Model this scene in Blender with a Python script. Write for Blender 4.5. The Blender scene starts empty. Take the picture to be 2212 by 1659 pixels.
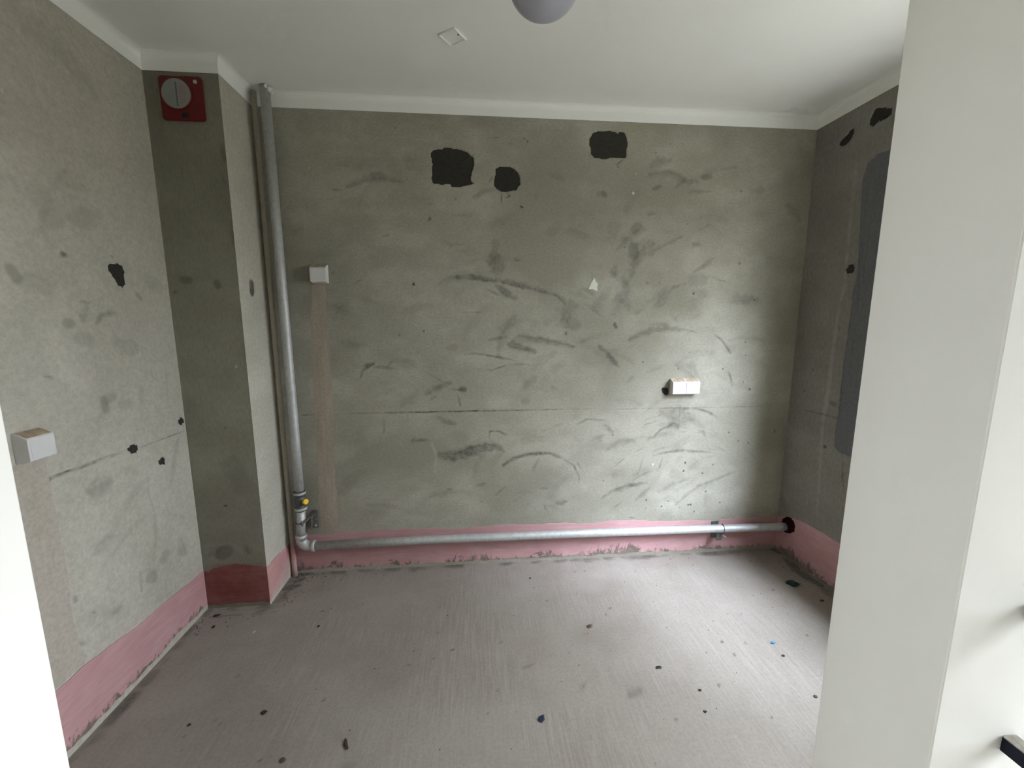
import bpy, bmesh, math, random
import numpy as np
from mathutils import Vector, Matrix

# ------------------------------------------------------------------ camera, sky, light, exposure
SC = bpy.context.scene
COL = SC.collection
H = 2.75                      # ceiling height
XL, XC, YC = -3.526, -3.2, -0.2917   # left wall, column side, column front
YF, YN = -1.787, -1.987       # partition with the opening: kitchen face, living-room face
OX0, OX1, OZ = -2.781, -1.331, 2.35  # opening in the partition
WY0, WY1, WZ0, WZ1 = -1.77, -0.68, 0.88, 2.36   # kitchen window in the right wall
WT = 0.20                     # right wall thickness

cam = bpy.data.cameras.new('camera')
cam.sensor_fit = 'HORIZONTAL'; cam.sensor_width = 36.0
cam.lens = 892.255 / 2212 * 36.0
cam.clip_start = 0.02
camo = bpy.data.objects.new('camera', cam); COL.objects.link(camo)
r_ = Vector((0.99616, -0.08758, -0.00096)); u_ = Vector((0.01416, 0.15015, 0.98856)); f_ = Vector((0.08644, 0.98478, -0.15081))
camo.matrix_world = Matrix(((r_.x, u_.x, -f_.x, -2.0421), (r_.y, u_.y, -f_.y, -2.4869), (r_.z, u_.z, -f_.z, 1.5588), (0, 0, 0, 1)))
SC.camera = camo

w = bpy.data.worlds.new('overcast_sky'); SC.world = w; w.use_nodes = True
nt = w.node_tree; nt.nodes.clear()
tc = nt.nodes.new('ShaderNodeTexCoord'); sx = nt.nodes.new('ShaderNodeSeparateXYZ')
mr = nt.nodes.new('ShaderNodeMapRange'); mr.inputs['From Min'].default_value = -0.03; mr.inputs['From Max'].default_value = 0.06
mx = nt.nodes.new('ShaderNodeMix'); mx.data_type = 'RGBA'
mx.inputs[6].default_value = (0.195, 0.20, 0.185, 1)
ov = nt.nodes.new('ShaderNodeMapRange'); ov.inputs['From Min'].default_value = 0.0; ov.inputs['From Max'].default_value = 1.0; ov.inputs['To Min'].default_value = 0.55; ov.inputs['To Max'].default_value = 1.4   # overcast: three times brighter overhead
om = nt.nodes.new('ShaderNodeMix'); om.data_type = 'RGBA'; om.blend_type = 'MULTIPLY'; om.inputs[0].default_value = 1.0; om.inputs[6].default_value = (0.94, 1.0, 1.09, 1)
bg = nt.nodes.new('ShaderNodeBackground'); bg.inputs['Strength'].default_value = 7.0
wo = nt.nodes.new('ShaderNodeOutputWorld')
L = nt.links.new
L(tc.outputs['Generated'], sx.inputs[0]); L(sx.outputs['Z'], mr.inputs['Value']); L(mr.outputs[0], mx.inputs[0])
L(sx.outputs['Z'], ov.inputs['Value']); L(ov.outputs[0], om.inputs[7]); L(om.outputs[2], mx.inputs[7]); L(mx.outputs[2], bg.inputs['Color']); L(bg.outputs[0], wo.inputs['Surface'])

def portal(name, loc, sy, sz, turn=90):
    d = bpy.data.lights.new(name, 'AREA'); d.shape = 'RECTANGLE'; d.size = sz; d.size_y = sy
    d.cycles.is_portal = True
    o = bpy.data.objects.new(name, d); COL.objects.link(o); o.location = loc; o.rotation_euler = (0, math.radians(turn), 0)
LY0, LY1, LZ1 = -2.98, -2.3, 2.2   # balcony door of the living room
portal('window_portal', (WT + 0.02, (WY0 + WY1) / 2, (WZ0 + WZ1) / 2), WY1 - WY0, WZ1 - WZ0)
S0, S1, S2, S3 = -3.1, -2.2, 1.35, 2.45      # opening added in the unseen living-room wall to light the right jamb
portal('jamb_light_portal', (-5.12, (S0 + S1) / 2, (S2 + S3) / 2), S1 - S0, S3 - S2, -90)
portal('balcony_portal', (WT + 0.02, (LY0 + LY1) / 2, LZ1 / 2), LY1 - LY0, LZ1)

sun = bpy.data.lights.new('hazy_sun', 'SUN'); sun.energy = 12.0; sun.angle = math.radians(50); sun.color = (0.86, 0.98, 1.18)
suno = bpy.data.objects.new('hazy_sun', sun); COL.objects.link(suno)
suno.rotation_euler = Vector((-1.0, 1.9, -2.4)).to_track_quat('-Z', 'Y').to_euler()

SC.view_settings.view_transform = 'Standard'; SC.view_settings.look = 'None'
SC.view_settings.exposure = 1.68; SC.view_settings.gamma = 1.0; SC.view_settings.use_curve_mapping = False
SC.cycles.use_denoising = True; SC.cycles.use_adaptive_sampling = True; SC.cycles.adaptive_threshold = 0.1; SC.cycles.adaptive_min_samples = 12
SC.cycles.max_bounces = 8; SC.cycles.diffuse_bounces = 5; SC.cycles.glossy_bounces = 2
SC.cycles.caustics_reflective = False; SC.cycles.caustics_refractive = False

# ---- marks seen on the surfaces, in metres on each wall: (polyline, width, strength; negative = pale)
MARKS_BACK = [
 (((-2.191,1.814),(-2.029,1.807),(-1.901,1.794),(-1.762,1.764),(-1.622,1.733),(-1.555,1.711),(-1.507,1.669)),0.0289,0.5),
 (((-1.909,1.941),(-1.914,1.834)),0.089,0.25),
 (((-1.91,1.763),(-1.846,1.718),(-1.799,1.691)),0.0407,0.38),
 (((-1.993,1.754),(-1.938,1.727),(-1.883,1.7)),0.0108,0.3),
 (((-1.809,1.782),(-1.715,1.751)),0.0362,0.35),
 (((-2.132,1.611),(-1.976,1.609)),0.0055,0.4),
 (((-1.959,1.448),(-1.865,1.466)),0.0233,0.35),
 (((-1.79,1.47),(-1.685,1.451),(-1.58,1.432),(-1.444,1.402)),0.0359,0.42),
 (((-1.846,1.419),(-1.761,1.4),(-1.675,1.375)),0.0377,0.45),
 (((-2.109,1.36),(-2.044,1.367),(-1.941,1.349),(-1.856,1.334),(-1.799,1.319)),0.0113,0.5),
 (((-2.064,1.277),(-1.951,1.264),(-1.847,1.296),(-1.761,1.3),(-1.67,1.288)),0.0076,0.45),
 (((-2.727,1.217),(-2.706,1.272),(-2.641,1.313)),0.013,0.5),
 (((-2.705,1.3),(-2.641,1.309)),0.0231,0.4),
 (((-2.642,1.295),(-2.516,1.28)),0.0168,0.35),
 (((-2.561,1.299),(-2.528,1.331)),0.0093,0.4),
 (((-2.37,1.278),(-2.243,1.196),(-2.188,1.181)),0.0076,0.35),
 (((-2.347,1.126),(-2.281,1.163),(-2.197,1.186)),0.0429,0.35),
 (((-2.198,1.153),(-2.113,1.144)),0.0115,0.5),
 (((-2.127,1.15),(-2.118,1.148)),0.0384,0.4),
 (((-2.321,1.087),(-2.283,1.111)),0.0115,0.4),
 (((-2.489,1.052),(-2.403,1.118)),0.0573,0.25),
 (((-2.156,1.113),(-2.139,1.045)),0.0136,0.35),
 (((-2.277,0.975),(-2.174,0.934)),0.0393,0.3),
 (((-2.441,0.837),(-2.347,0.839)),0.0297,0.4),
 (((-2.644,0.886),(-2.602,0.89),(-2.598,0.987)),0.0117,0.25),
 (((-1.965,0.824),(-1.962,0.884),(-1.906,0.883),(-1.848,0.851)),0.009,0.45),
 (((-2.274,0.738),(-2.179,0.73),(-2.072,0.767),(-1.975,0.789),(-1.887,0.762)),0.0584,0.5),
 (((-1.878,0.664),(-1.809,0.708),(-1.71,0.731),(-1.59,0.732),(-1.509,0.699)),0.0287,0.5),
 (((-1.509,0.699),(-1.427,0.645),(-1.39,0.57),(-1.394,0.517)),0.0095,0.5),
 (((-1.408,0.67),(-1.376,0.612)),0.0105,0.4),
 (((-1.423,0.911),(-1.354,0.945),(-1.233,0.937)),0.0121,0.35),
 (((-1.232,0.907),(-1.179,0.855)),0.0257,0.3),
 (((-1.661,0.867),(-1.513,0.918)),0.0141,0.2),
 (((-1.288,1.411),(-1.227,1.353),(-1.16,1.279)),0.029,0.35),
 (((-1.1,1.175),(-1.062,1.214)),0.0138,0.25),
 (((-1.194,1.544),(-1.184,1.525)),0.019,0.4),
 (((-1.208,1.895),(-1.205,1.822),(-1.147,1.814),(-1.129,1.74),(-1.191,1.708)),0.0412,0.24),
 (((-1.496,1.581),(-1.481,1.535)),0.0112,0.3),
 (((-1.552,1.53),(-1.466,1.516)),0.0094,0.3),
 (((-2.306,0.623),(-2.293,0.733),(-2.319,0.824)),0.014,-0.2),
 (((-1.326,1.04),(-1.314,0.588)),0.0063,0.18),
 (((-2.394,1.771),(-2.394,1.767)),0.0141,0.8),
 (((-1.809,1.915),(-1.781,1.912)),0.0213,0.35),
 (((-1.494,1.488),(-1.494,1.478)),0.0132,0.5),
 (((-2.345,1.501),(-2.345,1.499)),0.011,0.5),
 (((-2.485,1.487),(-2.488,1.468)),0.0091,0.5),
 (((-1.648,0.501),(-1.587,0.496)),0.0106,0.4),
 (((-1.928,0.464),(-1.858,0.529)),0.0146,0.25),
 (((-2.056,0.521),(-1.997,0.545)),0.0311,0.25),
 (((-2.232,0.518),(-2.203,0.516)),0.0165,0.3),
 (((-1.535,0.401),(-1.473,0.404)),0.0321,0.35),
 (((-1.616,0.388),(-1.595,0.334)),0.0107,0.3),
 (((-2.028,0.428),(-2.008,0.425)),0.0084,0.5),
 (((-1.829,0.418),(-1.778,0.427)),0.0085,0.3),
 (((-0.984,1.676),(-0.897,1.713),(-0.869,1.751)),0.0749,0.2),
 (((-2.813,1.429),(-2.68,1.419)),0.0456,0.2),
 (((-2.201,1.398),(-2.164,1.407)),0.0372,0.15),
 (((-2.384,1.394),(-2.381,1.362)),0.0074,0.3),
 (((-1.586,1.153),(-1.546,1.143)),0.0294,0.3),
 (((-1.75,1.068),(-1.731,1.067)),0.0393,0.2),
 (((-1.237,0.417),(-1.166,0.464),(-1.072,0.489),(-0.938,0.512)),0.0276,0.45),
 (((-1.183,0.609),(-1.134,0.653),(-1.086,0.691)),0.0056,0.45),
 (((-1.037,0.723),(-0.961,0.754)),0.0056,0.35),
 (((-1.005,0.866),(-0.968,0.904),(-0.87,0.932)),0.0077,0.35),
 (((-1.001,0.888),(-0.964,0.937),(-0.839,0.972)),0.0077,0.22),
 (((-0.919,0.809),(-0.867,0.868),(-0.774,0.913)),0.0122,0.45),
 (((-0.746,1.047),(-0.744,0.965),(-0.749,0.86)),0.0077,0.4),
 (((-0.721,0.876),(-0.67,0.872)),0.0045,0.35),
 (((-0.742,0.849),(-0.68,0.85)),0.0045,0.25),
 (((-0.735,0.998),(-0.634,1.001),(-0.565,0.983),(-0.488,0.937)),0.0122,0.3),
 (((-0.623,0.998),(-0.542,0.977),(-0.492,0.949)),0.0221,0.25),
 (((-0.728,0.978),(-0.643,0.966)),0.0122,0.25),
 (((-0.612,0.846),(-0.578,0.85),(-0.561,0.811)),0.0196,0.3),
 (((-0.925,0.714),(-0.871,0.74),(-0.793,0.755)),0.0113,0.3),
 (((-0.908,0.696),(-0.813,0.716),(-0.717,0.725),(-0.632,0.716),(-0.516,0.707)),0.0193,0.4),
 (((-0.974,0.682),(-0.983,0.637),(-1.003,0.569)),0.0102,0.3),
 (((-0.843,0.689),(-0.854,0.632),(-0.873,0.582)),0.0103,0.35),
 (((-1.037,0.53),(-0.974,0.568),(-0.908,0.594)),0.0114,0.45),
 (((-0.855,0.443),(-0.788,0.481),(-0.732,0.502),(-0.648,0.534)),0.029,0.25),
 (((-1.011,0.391),(-0.957,0.441),(-0.919,0.474)),0.029,0.25),
 (((-0.734,0.35),(-0.68,0.401),(-0.586,0.473),(-0.331,0.569)),0.0263,0.22),
 (((-0.521,0.764),(-0.401,0.704)),0.008,0.3),
 (((-0.595,0.687),(-0.559,0.666),(-0.474,0.686)),0.0115,0.25),
 (((-0.547,0.737),(-0.459,0.717)),0.0114,0.2),
 (((-1.162,0.339),(-1.107,0.383)),0.0081,0.3),
 (((-1.242,0.905),(-1.203,0.866)),0.0274,0.2),
 (((-0.526,0.33),(-0.524,0.424)),0.0177,0.2),
 (((-1.052,0.276),(-1.0,0.267)),0.0095,0.4),
 (((-0.085,0.855),(-0.084,0.821)),0.008,0.5),
 (((-0.709,1.854),(-0.658,1.88),(-0.606,1.905)),0.0223,0.3),
 (((-0.701,1.805),(-0.658,1.805)),0.08,0.2),
 (((-0.861,1.729),(-0.836,1.759),(-0.758,1.784)),0.02,0.22),
 (((-0.952,1.648),(-0.88,1.693)),0.0603,0.22),
 (((-0.617,1.84),(-0.556,1.811),(-0.462,1.786)),0.009,0.22),
 (((-1.096,1.445),(-1.018,1.485),(-0.929,1.506),(-0.848,1.508),(-0.751,1.508)),0.0339,0.3),
 (((-0.751,1.508),(-0.668,1.489)),0.013,0.25),
 (((-1.12,1.383),(-1.042,1.424)),0.0052,0.2),
 (((-0.546,1.473),(-0.5,1.442),(-0.457,1.389),(-0.431,1.351)),0.0132,0.35),
 (((-0.439,1.245),(-0.418,1.196),(-0.401,1.131)),0.0098,0.45),
 (((-0.974,1.24),(-0.868,1.281)),0.0264,0.2),
 (((-1.195,1.532),(-1.184,1.519)),0.0229,0.3),
 (((-0.424,1.917),(-0.417,1.897)),0.006,0.55),
 (((-0.599,1.188),(-0.596,1.15)),0.0065,0.35),
 (((-1.225,1.347),(-1.17,1.284)),0.0261,0.3),
 (((-1.001,1.788),(-0.996,1.783)),0.0149,0.25),
 (((-0.722,1.567),(-0.627,1.608)),0.0205,0.16),
 (((-1.207,1.86),(-1.196,1.845)),0.0439,0.2),
 (((-1.014,2.443),(-0.955,2.467),(-0.905,2.482)),0.0501,0.25),
 (((-1.022,2.401),(-0.901,2.414),(-0.797,2.38)),0.0414,0.28),
 (((-0.856,2.336),(-0.821,2.36),(-0.776,2.376),(-0.703,2.366)),0.0186,0.32),
 (((-0.684,2.397),(-0.648,2.4)),0.0325,0.28),
 (((-0.988,2.324),(-0.943,2.339)),0.0278,0.28),
 (((-0.766,2.31),(-0.741,2.32),(-0.642,2.318)),0.0234,0.22),
 (((-1.021,2.183),(-0.965,2.193)),0.0283,0.25),
 (((-1.094,2.096),(-1.074,2.115)),0.0522,0.25),
 (((-1.092,1.952),(-1.094,1.991)),0.0577,0.26),
 (((-1.209,2.042),(-1.2,2.08)),0.0237,0.2),
 (((-1.226,2.098),(-1.216,2.099)),0.0756,0.15),
 (((-0.984,1.958),(-0.979,1.963)),0.0436,0.2),
 (((-0.959,1.983),(-0.868,2.028),(-0.787,2.068)),0.0217,0.22),
 (((-0.731,2.018),(-0.673,2.014)),0.0268,0.24),
 (((-0.689,2.098),(-0.623,2.133)),0.0144,0.18),
 (((-0.643,1.894),(-0.601,1.914)),0.0222,0.2),
 (((-0.691,2.204),(-0.599,2.229)),0.0067,0.2),
 (((-1.288,2.293),(-1.283,2.289)),0.0322,0.25),
 (((-1.111,2.299),(-1.109,2.296)),0.0102,-0.9),
 (((-1.098,2.404),(-1.098,2.403)),0.0055,-0.8),
 (((-2.833,2.273),(-2.763,2.275)),0.0105,0.5),
 (((-2.762,2.28),(-2.766,2.264)),0.0063,0.4),
 (((-2.74,2.291),(-2.652,2.324),(-2.597,2.342),(-2.516,2.339),(-2.434,2.325)),0.0366,0.26),
 (((-2.754,2.415),(-2.566,2.426),(-2.376,2.426)),0.0777,0.16),
 (((-2.43,2.44),(-2.364,2.442)),0.0208,0.2),
 (((-1.916,2.01),(-1.941,1.852)),0.0627,0.22),
 (((-2.188,1.967),(-2.176,1.99),(-2.147,1.996),(-2.09,1.991)),0.0122,0.2),
 (((-2.171,1.973),(-2.021,1.947)),0.0337,0.12),
 (((-2.558,2.028),(-2.518,2.045)),0.0109,0.25),
 (((-2.294,2.125),(-2.288,2.141)),0.0141,0.3),
 (((-2.3,2.209),(-2.272,2.215)),0.0161,0.2),
 (((-2.046,2.255),(-1.988,2.283),(-1.903,2.301)),0.0189,0.22),
 (((-2.388,2.236),(-2.271,2.239)),0.0161,0.15),
 (((-2.198,1.798),(-2.023,1.811),(-1.965,1.794)),0.0314,0.28),
 (((-2.839,1.835),(-2.84,1.821)),0.0111,0.5),
 (((-2.402,1.774),(-2.391,1.766)),0.0079,0.7),
 (((-2.144,2.242),(-2.14,2.242)),0.0065,0.5),
 (((-2.732,1.772),(-2.686,1.795)),0.014,0.25),
 (((-2.873,2.39),(-2.871,2.382)),0.0062,-0.9),
 (((-2.931,2.385),(-2.931,2.383)),0.0051,-0.5),
 (((-2.97,2.138),(-2.98,1.924)),0.0044,-0.1),
 (((-2.731,2.538),(-2.713,2.518)),0.0041,-0.25),
 (((-2.788,2.305),(-2.78,2.295)),0.0042,-0.2),
 (((-2.712,2.223),(-2.703,2.181)),0.0043,-0.12),
 (((-1.883,2.283),(-1.882,2.221)),0.006,0.85),
 (((-2.904,1.925),(-2.691,1.917)),0.0495,0.1),
 (((-1.174,2.48),(-1.201,2.463),(-1.219,2.445)),0.0076,0.7),
 (((-1.219,2.445),(-1.191,2.433)),0.0068,0.6),
 (((-1.955,2.332),(-1.933,2.366)),0.0075,0.6),
 (((-1.853,2.285),(-1.835,2.264),(-1.862,2.251)),0.0068,0.6),
 (((-2.04,2.255),(-1.987,2.277)),0.0201,0.25),
 (((-1.691,2.289),(-1.682,2.238)),0.0102,0.2),
 (((-1.772,2.209),(-1.763,2.205)),0.0085,0.8),
 (((-1.756,2.573),(-1.751,2.571)),0.0057,0.7),
 (((-1.736,2.56),(-1.734,2.557)),0.0057,0.7),
 (((-1.931,2.571),(-1.896,2.573)),0.0049,0.5),
 (((-1.839,2.542),(-1.831,2.542)),0.0057,0.6),
 (((-2.001,2.556),(-1.992,2.556)),0.0057,0.5),
 (((-2.464,2.604),(-2.46,2.6)),0.0063,0.5),
 (((-2.283,2.607),(-2.223,2.613)),0.0319,0.15),
 (((-2.046,2.47),(-2.032,2.479)),0.0065,0.5),
 (((-2.289,2.132),(-2.298,2.123)),0.0169,0.25),
 (((-1.316,2.289),(-1.278,2.282)),0.0344,0.2),
 (((-1.471,2.653),(-1.427,2.656)),0.0065,-0.3),
 (((-0.686,0.641),(-0.686,0.64)),0.0124,0.75),
 (((-0.694,0.585),(-0.694,0.585)),0.0124,0.75),
 (((-0.495,0.62),(-0.495,0.62)),0.0094,0.75),
 (((-0.564,0.565),(-0.563,0.565)),0.0094,0.75),
 (((-0.937,0.393),(-0.937,0.392)),0.0105,0.75),
 (((-0.831,0.344),(-0.83,0.343)),0.0106,0.75),
 (((-0.647,0.347),(-0.646,0.346)),0.0107,0.75),
 (((-0.631,0.349),(-0.63,0.348)),0.0117,0.75),
 (((-0.788,0.379),(-0.787,0.378)),0.0074,0.75),
 (((-0.531,0.437),(-0.53,0.437)),0.0095,0.75),
 (((-1.18,0.839),(-1.179,0.839)),0.0079,0.75),
 (((-1.23,0.536),(-1.229,0.536)),0.0072,0.75),
 (((-0.425,0.355),(-0.425,0.355)),0.0086,0.75),
 (((-0.403,0.839),(-0.402,0.838)),0.0081,0.75),
 (((-0.332,0.779),(-0.331,0.778)),0.0082,0.75),
 (((-0.26,0.763),(-0.26,0.762)),0.0093,0.75),
 (((-0.704,0.331),(-0.704,0.331)),0.0064,0.75),
 (((-0.94,0.335),(-0.94,0.335)),0.0063,0.75),
 (((-0.603,0.297),(-0.602,0.297)),0.0086,0.75),
 (((-0.305,1.688),(-0.304,1.687)),0.0102,0.75),
 (((-0.34,1.425),(-0.339,1.425)),0.0105,0.75),
 (((-0.331,1.344),(-0.33,1.343)),0.0067,0.75),
 (((-0.477,1.256),(-0.476,1.255)),0.0077,0.75),
 (((-1.004,1.305),(-1.004,1.304)),0.0094,0.75),
 (((-0.923,1.787),(-0.922,1.787)),0.0054,0.75),
 (((-0.702,1.724),(-0.701,1.724)),0.0109,0.75),
 (((-0.284,1.122),(-0.284,1.122)),0.0128,0.75),
 (((-0.331,1.17),(-0.331,1.17)),0.0078,0.75),
 (((-0.772,1.259),(-0.772,1.259)),0.0077,0.75),
 (((-0.704,1.363),(-0.704,1.363)),0.0066,0.75),
 (((-0.869,1.851),(-0.869,1.851)),0.0053,0.75),
 (((-0.985,2.521),(-0.985,2.52)),0.0057,0.75),
 (((-0.446,2.325),(-0.446,2.325)),0.0085,0.75),
 (((-1.151,1.992),(-1.15,1.992)),0.0078,0.75),
 (((-0.769,2.133),(-0.769,2.133)),0.0052,0.75),
 (((-0.902,2.572),(-0.902,2.572)),0.0049,0.75),
 (((-0.906,0.637),(-0.905,0.636)),0.0091,-0.9),
]
MARKS_LEFT = [
 (((-0.771,1.633),(-0.727,1.629),(-0.705,1.642)),0.0075,0.4),
 (((-0.764,1.563),(-0.752,1.593),(-0.736,1.617)),0.0246,0.3),
 (((-0.827,1.552),(-0.815,1.552)),0.0349,0.22),
 (((-0.782,1.493),(-0.757,1.492)),0.0495,0.18),
 (((-0.707,1.551),(-0.681,1.582),(-0.614,1.592)),0.0184,0.3),
 (((-0.983,1.726),(-0.969,1.699)),0.0391,0.28),
 (((-0.927,1.693),(-0.878,1.681)),0.0648,0.12),
 (((-0.945,1.372),(-0.909,1.364)),0.0086,0.4),
 (((-0.73,1.249),(-0.723,1.209)),0.0393,0.24),
 (((-0.686,1.253),(-0.716,1.246)),0.0394,0.15),
 (((-0.592,1.445),(-0.552,1.443)),0.067,0.14),
 (((-0.537,1.282),(-0.543,1.192)),0.0275,0.2),
 (((-0.374,1.356),(-0.392,1.161)),0.0121,0.2),
 (((-0.524,1.557),(-0.52,1.53)),0.0106,0.25),
 (((-0.622,1.499),(-0.636,1.461)),0.0249,0.2),
 (((-0.855,0.908),(-0.757,0.919)),0.0586,0.24),
 (((-0.57,0.881),(-0.572,0.763),(-0.556,0.695)),0.0123,0.25),
 (((-0.353,0.986),(-0.391,0.894),(-0.447,0.755)),0.0229,0.2),
 (((-0.487,1.673),(-0.472,1.66)),0.0234,0.25),
 (((-0.597,1.692),(-0.551,1.688)),0.0292,0.2),
 (((-0.992,1.092),(-0.989,1.08)),0.0082,0.4),
 (((-0.983,1.018),(-0.979,1.014)),0.0135,0.4),
 (((-1.074,1.025),(-1.073,1.022)),0.0141,0.4),
 (((-0.518,1.42),(-0.518,1.413)),0.0077,-0.5),
 (((-0.536,1.335),(-0.535,1.333)),0.0076,-0.5),
 (((-0.647,1.213),(-0.617,1.207)),0.0359,0.15),
 (((-0.803,1.795),(-0.791,1.799)),0.0175,0.35),
 (((-0.855,0.673),(-0.802,0.696)),0.0446,0.22),
 (((-0.603,0.478),(-0.57,0.559),(-0.558,0.684)),0.0204,0.2),
 (((-0.676,0.47),(-0.687,0.38)),0.013,0.3),
 (((-0.628,0.439),(-0.61,0.381)),0.0462,0.24),
 (((-0.43,0.48),(-0.411,0.393)),0.0448,0.22),
 (((-0.841,0.385),(-0.788,0.387)),0.0265,0.3),
 (((-1.0,0.382),(-0.949,0.351)),0.0286,0.28),
 (((-0.965,0.552),(-0.964,0.538)),0.0166,0.3),
 (((-1.071,0.301),(-1.054,0.298)),0.0309,0.25),
 (((-0.906,0.449),(-0.904,0.446)),0.0095,0.35),
 (((-0.98,0.319),(-0.975,0.308)),0.0335,0.2),
 (((-0.528,0.463),(-0.54,0.447)),0.0486,0.2),
 (((-0.85,2.555),(-0.783,2.557),(-0.692,2.529),(-0.614,2.488),(-0.569,2.445)),0.0897,0.15),
 (((-0.803,2.435),(-0.747,2.397)),0.0688,-0.06),
 (((-0.738,1.936),(-0.636,1.972)),0.0596,0.16),
 (((-0.802,1.804),(-0.797,1.801)),0.0151,0.45),
 (((-0.593,1.823),(-0.589,1.822)),0.0112,0.3),
 (((-0.916,2.284),(-0.917,2.28)),0.0068,-0.9),
 (((-0.426,2.66),(-0.426,2.651)),0.006,-0.4),
 (((-0.853,1.986),(-0.822,1.917)),0.0782,0.12),
 (((-0.647,2.142),(-0.533,2.24)),0.085,0.05),
]
MARKS_COLUMN = [
 (((-3.456,1.759),(-3.428,1.756)),0.0371,0.3),
 (((-3.303,1.745),(-3.297,1.731)),0.03,0.35),
 (((-3.507,1.692),(-3.491,1.707)),0.0119,0.4),
 (((-3.252,1.333),(-3.251,1.329)),0.0111,-0.4),
 (((-3.379,0.592),(-3.374,0.59)),0.0123,0.7),
 (((-3.336,1.018),(-3.333,1.015)),0.0083,0.4),
 (((-3.213,2.381),(-3.207,2.306)),0.0207,0.35),
 (((-3.205,2.046),(-3.209,1.93)),0.019,0.25),
 (((-3.227,2.243),(-3.219,2.188)),0.0113,0.25),
 (((-3.432,2.387),(-3.332,2.371)),0.0817,-0.04),
 (((-3.422,0.316),(-3.397,0.333)),0.0634,0.35),
 (((-3.305,0.365),(-3.278,0.309)),0.0456,0.4),
 (((-3.494,0.311),(-3.435,0.344)),0.0451,0.2),
 (((-3.533,0.249),(-3.203,0.249)),0.0184,0.2),
 (((-3.326,0.811),(-3.274,0.698)),0.104,0.15),
]
MARKS_COLUMN_SIDE = [
 (((-0.171,1.749),(-0.175,1.709)),0.0426,0.72),
 (((-0.175,1.709),(-0.163,1.692)),0.0159,0.6),
 (((-0.161,2.015),(-0.179,1.874)),0.0089,0.15),
]
MARKS_RIGHT = [
 (((-0.303,1.918),(-0.313,1.749),(-0.292,1.648),(-0.288,1.491),(-0.283,1.293),(-0.28,1.081),(-0.272,0.976),(-0.279,0.796),(-0.294,0.606),(-0.304,0.402)),0.0216,-0.16),
 (((-0.297,2.386),(-0.295,2.269),(-0.298,2.107),(-0.306,1.893)),0.0181,-0.12),
 (((-0.381,1.906),(-0.383,1.76),(-0.373,1.662),(-0.377,1.561),(-0.374,1.408),(-0.372,1.321),(-0.374,1.198),(-0.378,1.056),(-0.368,0.944),(-0.371,0.844),(-0.399,0.829),(-0.469,0.821)),0.0147,0.55),
 (((-0.429,0.789),(-0.446,0.667),(-0.471,0.594)),0.0091,0.5),
 (((-0.303,0.825),(-0.309,0.823)),0.0177,0.6),
 (((-0.158,1.263),(-0.161,1.262)),0.0084,0.6),
 (((-0.11,1.127),(-0.112,1.125)),0.0087,0.6),
 (((-0.297,1.535),(-0.311,1.509)),0.015,0.3),
 (((-0.316,1.088),(-0.338,1.084)),0.0246,0.3),
 (((0.075,1.682),(0.011,1.601)),0.0677,0.1),
 (((0.02,0.424),(-0.081,0.314)),0.0579,0.3),
 (((-0.094,1.009),(-0.261,1.011),(-0.379,1.011),(-0.467,1.01)),0.0074,0.6),
 (((-0.045,1.465),(-0.107,1.195)),0.0649,0.12),
]
PATCH_BACK = [[(-2.275,2.484),(-2.26,2.498),(-2.211,2.505),(-2.199,2.514),(-2.156,2.51),(-2.104,2.503),(-2.07,2.491),(-2.053,2.473),(-2.035,2.465),(-2.036,2.424),(-2.048,2.39),(-2.057,2.351),(-2.055,2.34),(-2.037,2.327),(-2.079,2.315),(-2.131,2.304),(-2.167,2.307),(-2.172,2.321),(-2.219,2.317),(-2.268,2.321),(-2.275,2.345),(-2.269,2.422),(-2.274,2.455)],
 [(-1.918,2.409),(-1.889,2.424),(-1.865,2.42),(-1.832,2.423),(-1.806,2.408),(-1.788,2.392),(-1.776,2.362),(-1.779,2.348),(-1.774,2.331),(-1.788,2.317),(-1.796,2.299),(-1.829,2.293),(-1.859,2.285),(-1.889,2.289),(-1.916,2.305),(-1.926,2.318),(-1.925,2.349),(-1.919,2.372)],
 [(-1.357,2.619),(-1.333,2.627),(-1.26,2.632),(-1.23,2.627),(-1.214,2.619),(-1.208,2.628),(-1.177,2.627),(-1.161,2.601),(-1.152,2.562),(-1.161,2.529),(-1.156,2.492),(-1.187,2.486),(-1.249,2.489),(-1.286,2.478),(-1.347,2.485),(-1.367,2.499),(-1.37,2.533),(-1.381,2.555),(-1.378,2.588)]]
PATCH_LEFT = [[(-0.619,1.78),(-0.602,1.793),(-0.563,1.798),(-0.537,1.79),(-0.536,1.761),(-0.54,1.715),(-0.553,1.698),(-0.579,1.709),(-0.593,1.736),(-0.611,1.759)],
 [(-0.649,1.019),(-0.621,1.035),(-0.598,1.025),(-0.593,1.002),(-0.604,0.988),(-0.633,0.993)],
 [(-0.495,0.91),(-0.463,0.926),(-0.449,0.906),(-0.448,0.878),(-0.47,0.886),(-0.484,0.887)],
 [(-0.333,1.069),(-0.314,1.085),(-0.292,1.063),(-0.295,1.044),(-0.316,1.039),(-0.333,1.053)]]
PATCH_RIGHT = [[(-0.166,2.534),(-0.178,2.554),(-0.207,2.562),(-0.228,2.581),(-0.251,2.583),(-0.259,2.564),(-0.244,2.531),(-0.214,2.512),(-0.184,2.514)],
 [(-0.345,2.588),(-0.369,2.629),(-0.42,2.608),(-0.459,2.587),(-0.456,2.553),(-0.42,2.551),(-0.392,2.553),(-0.368,2.539),(-0.344,2.558)],
 [(-0.303,1.835),(-0.322,1.864),(-0.345,1.864),(-0.361,1.84),(-0.352,1.817),(-0.314,1.815)]]
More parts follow.
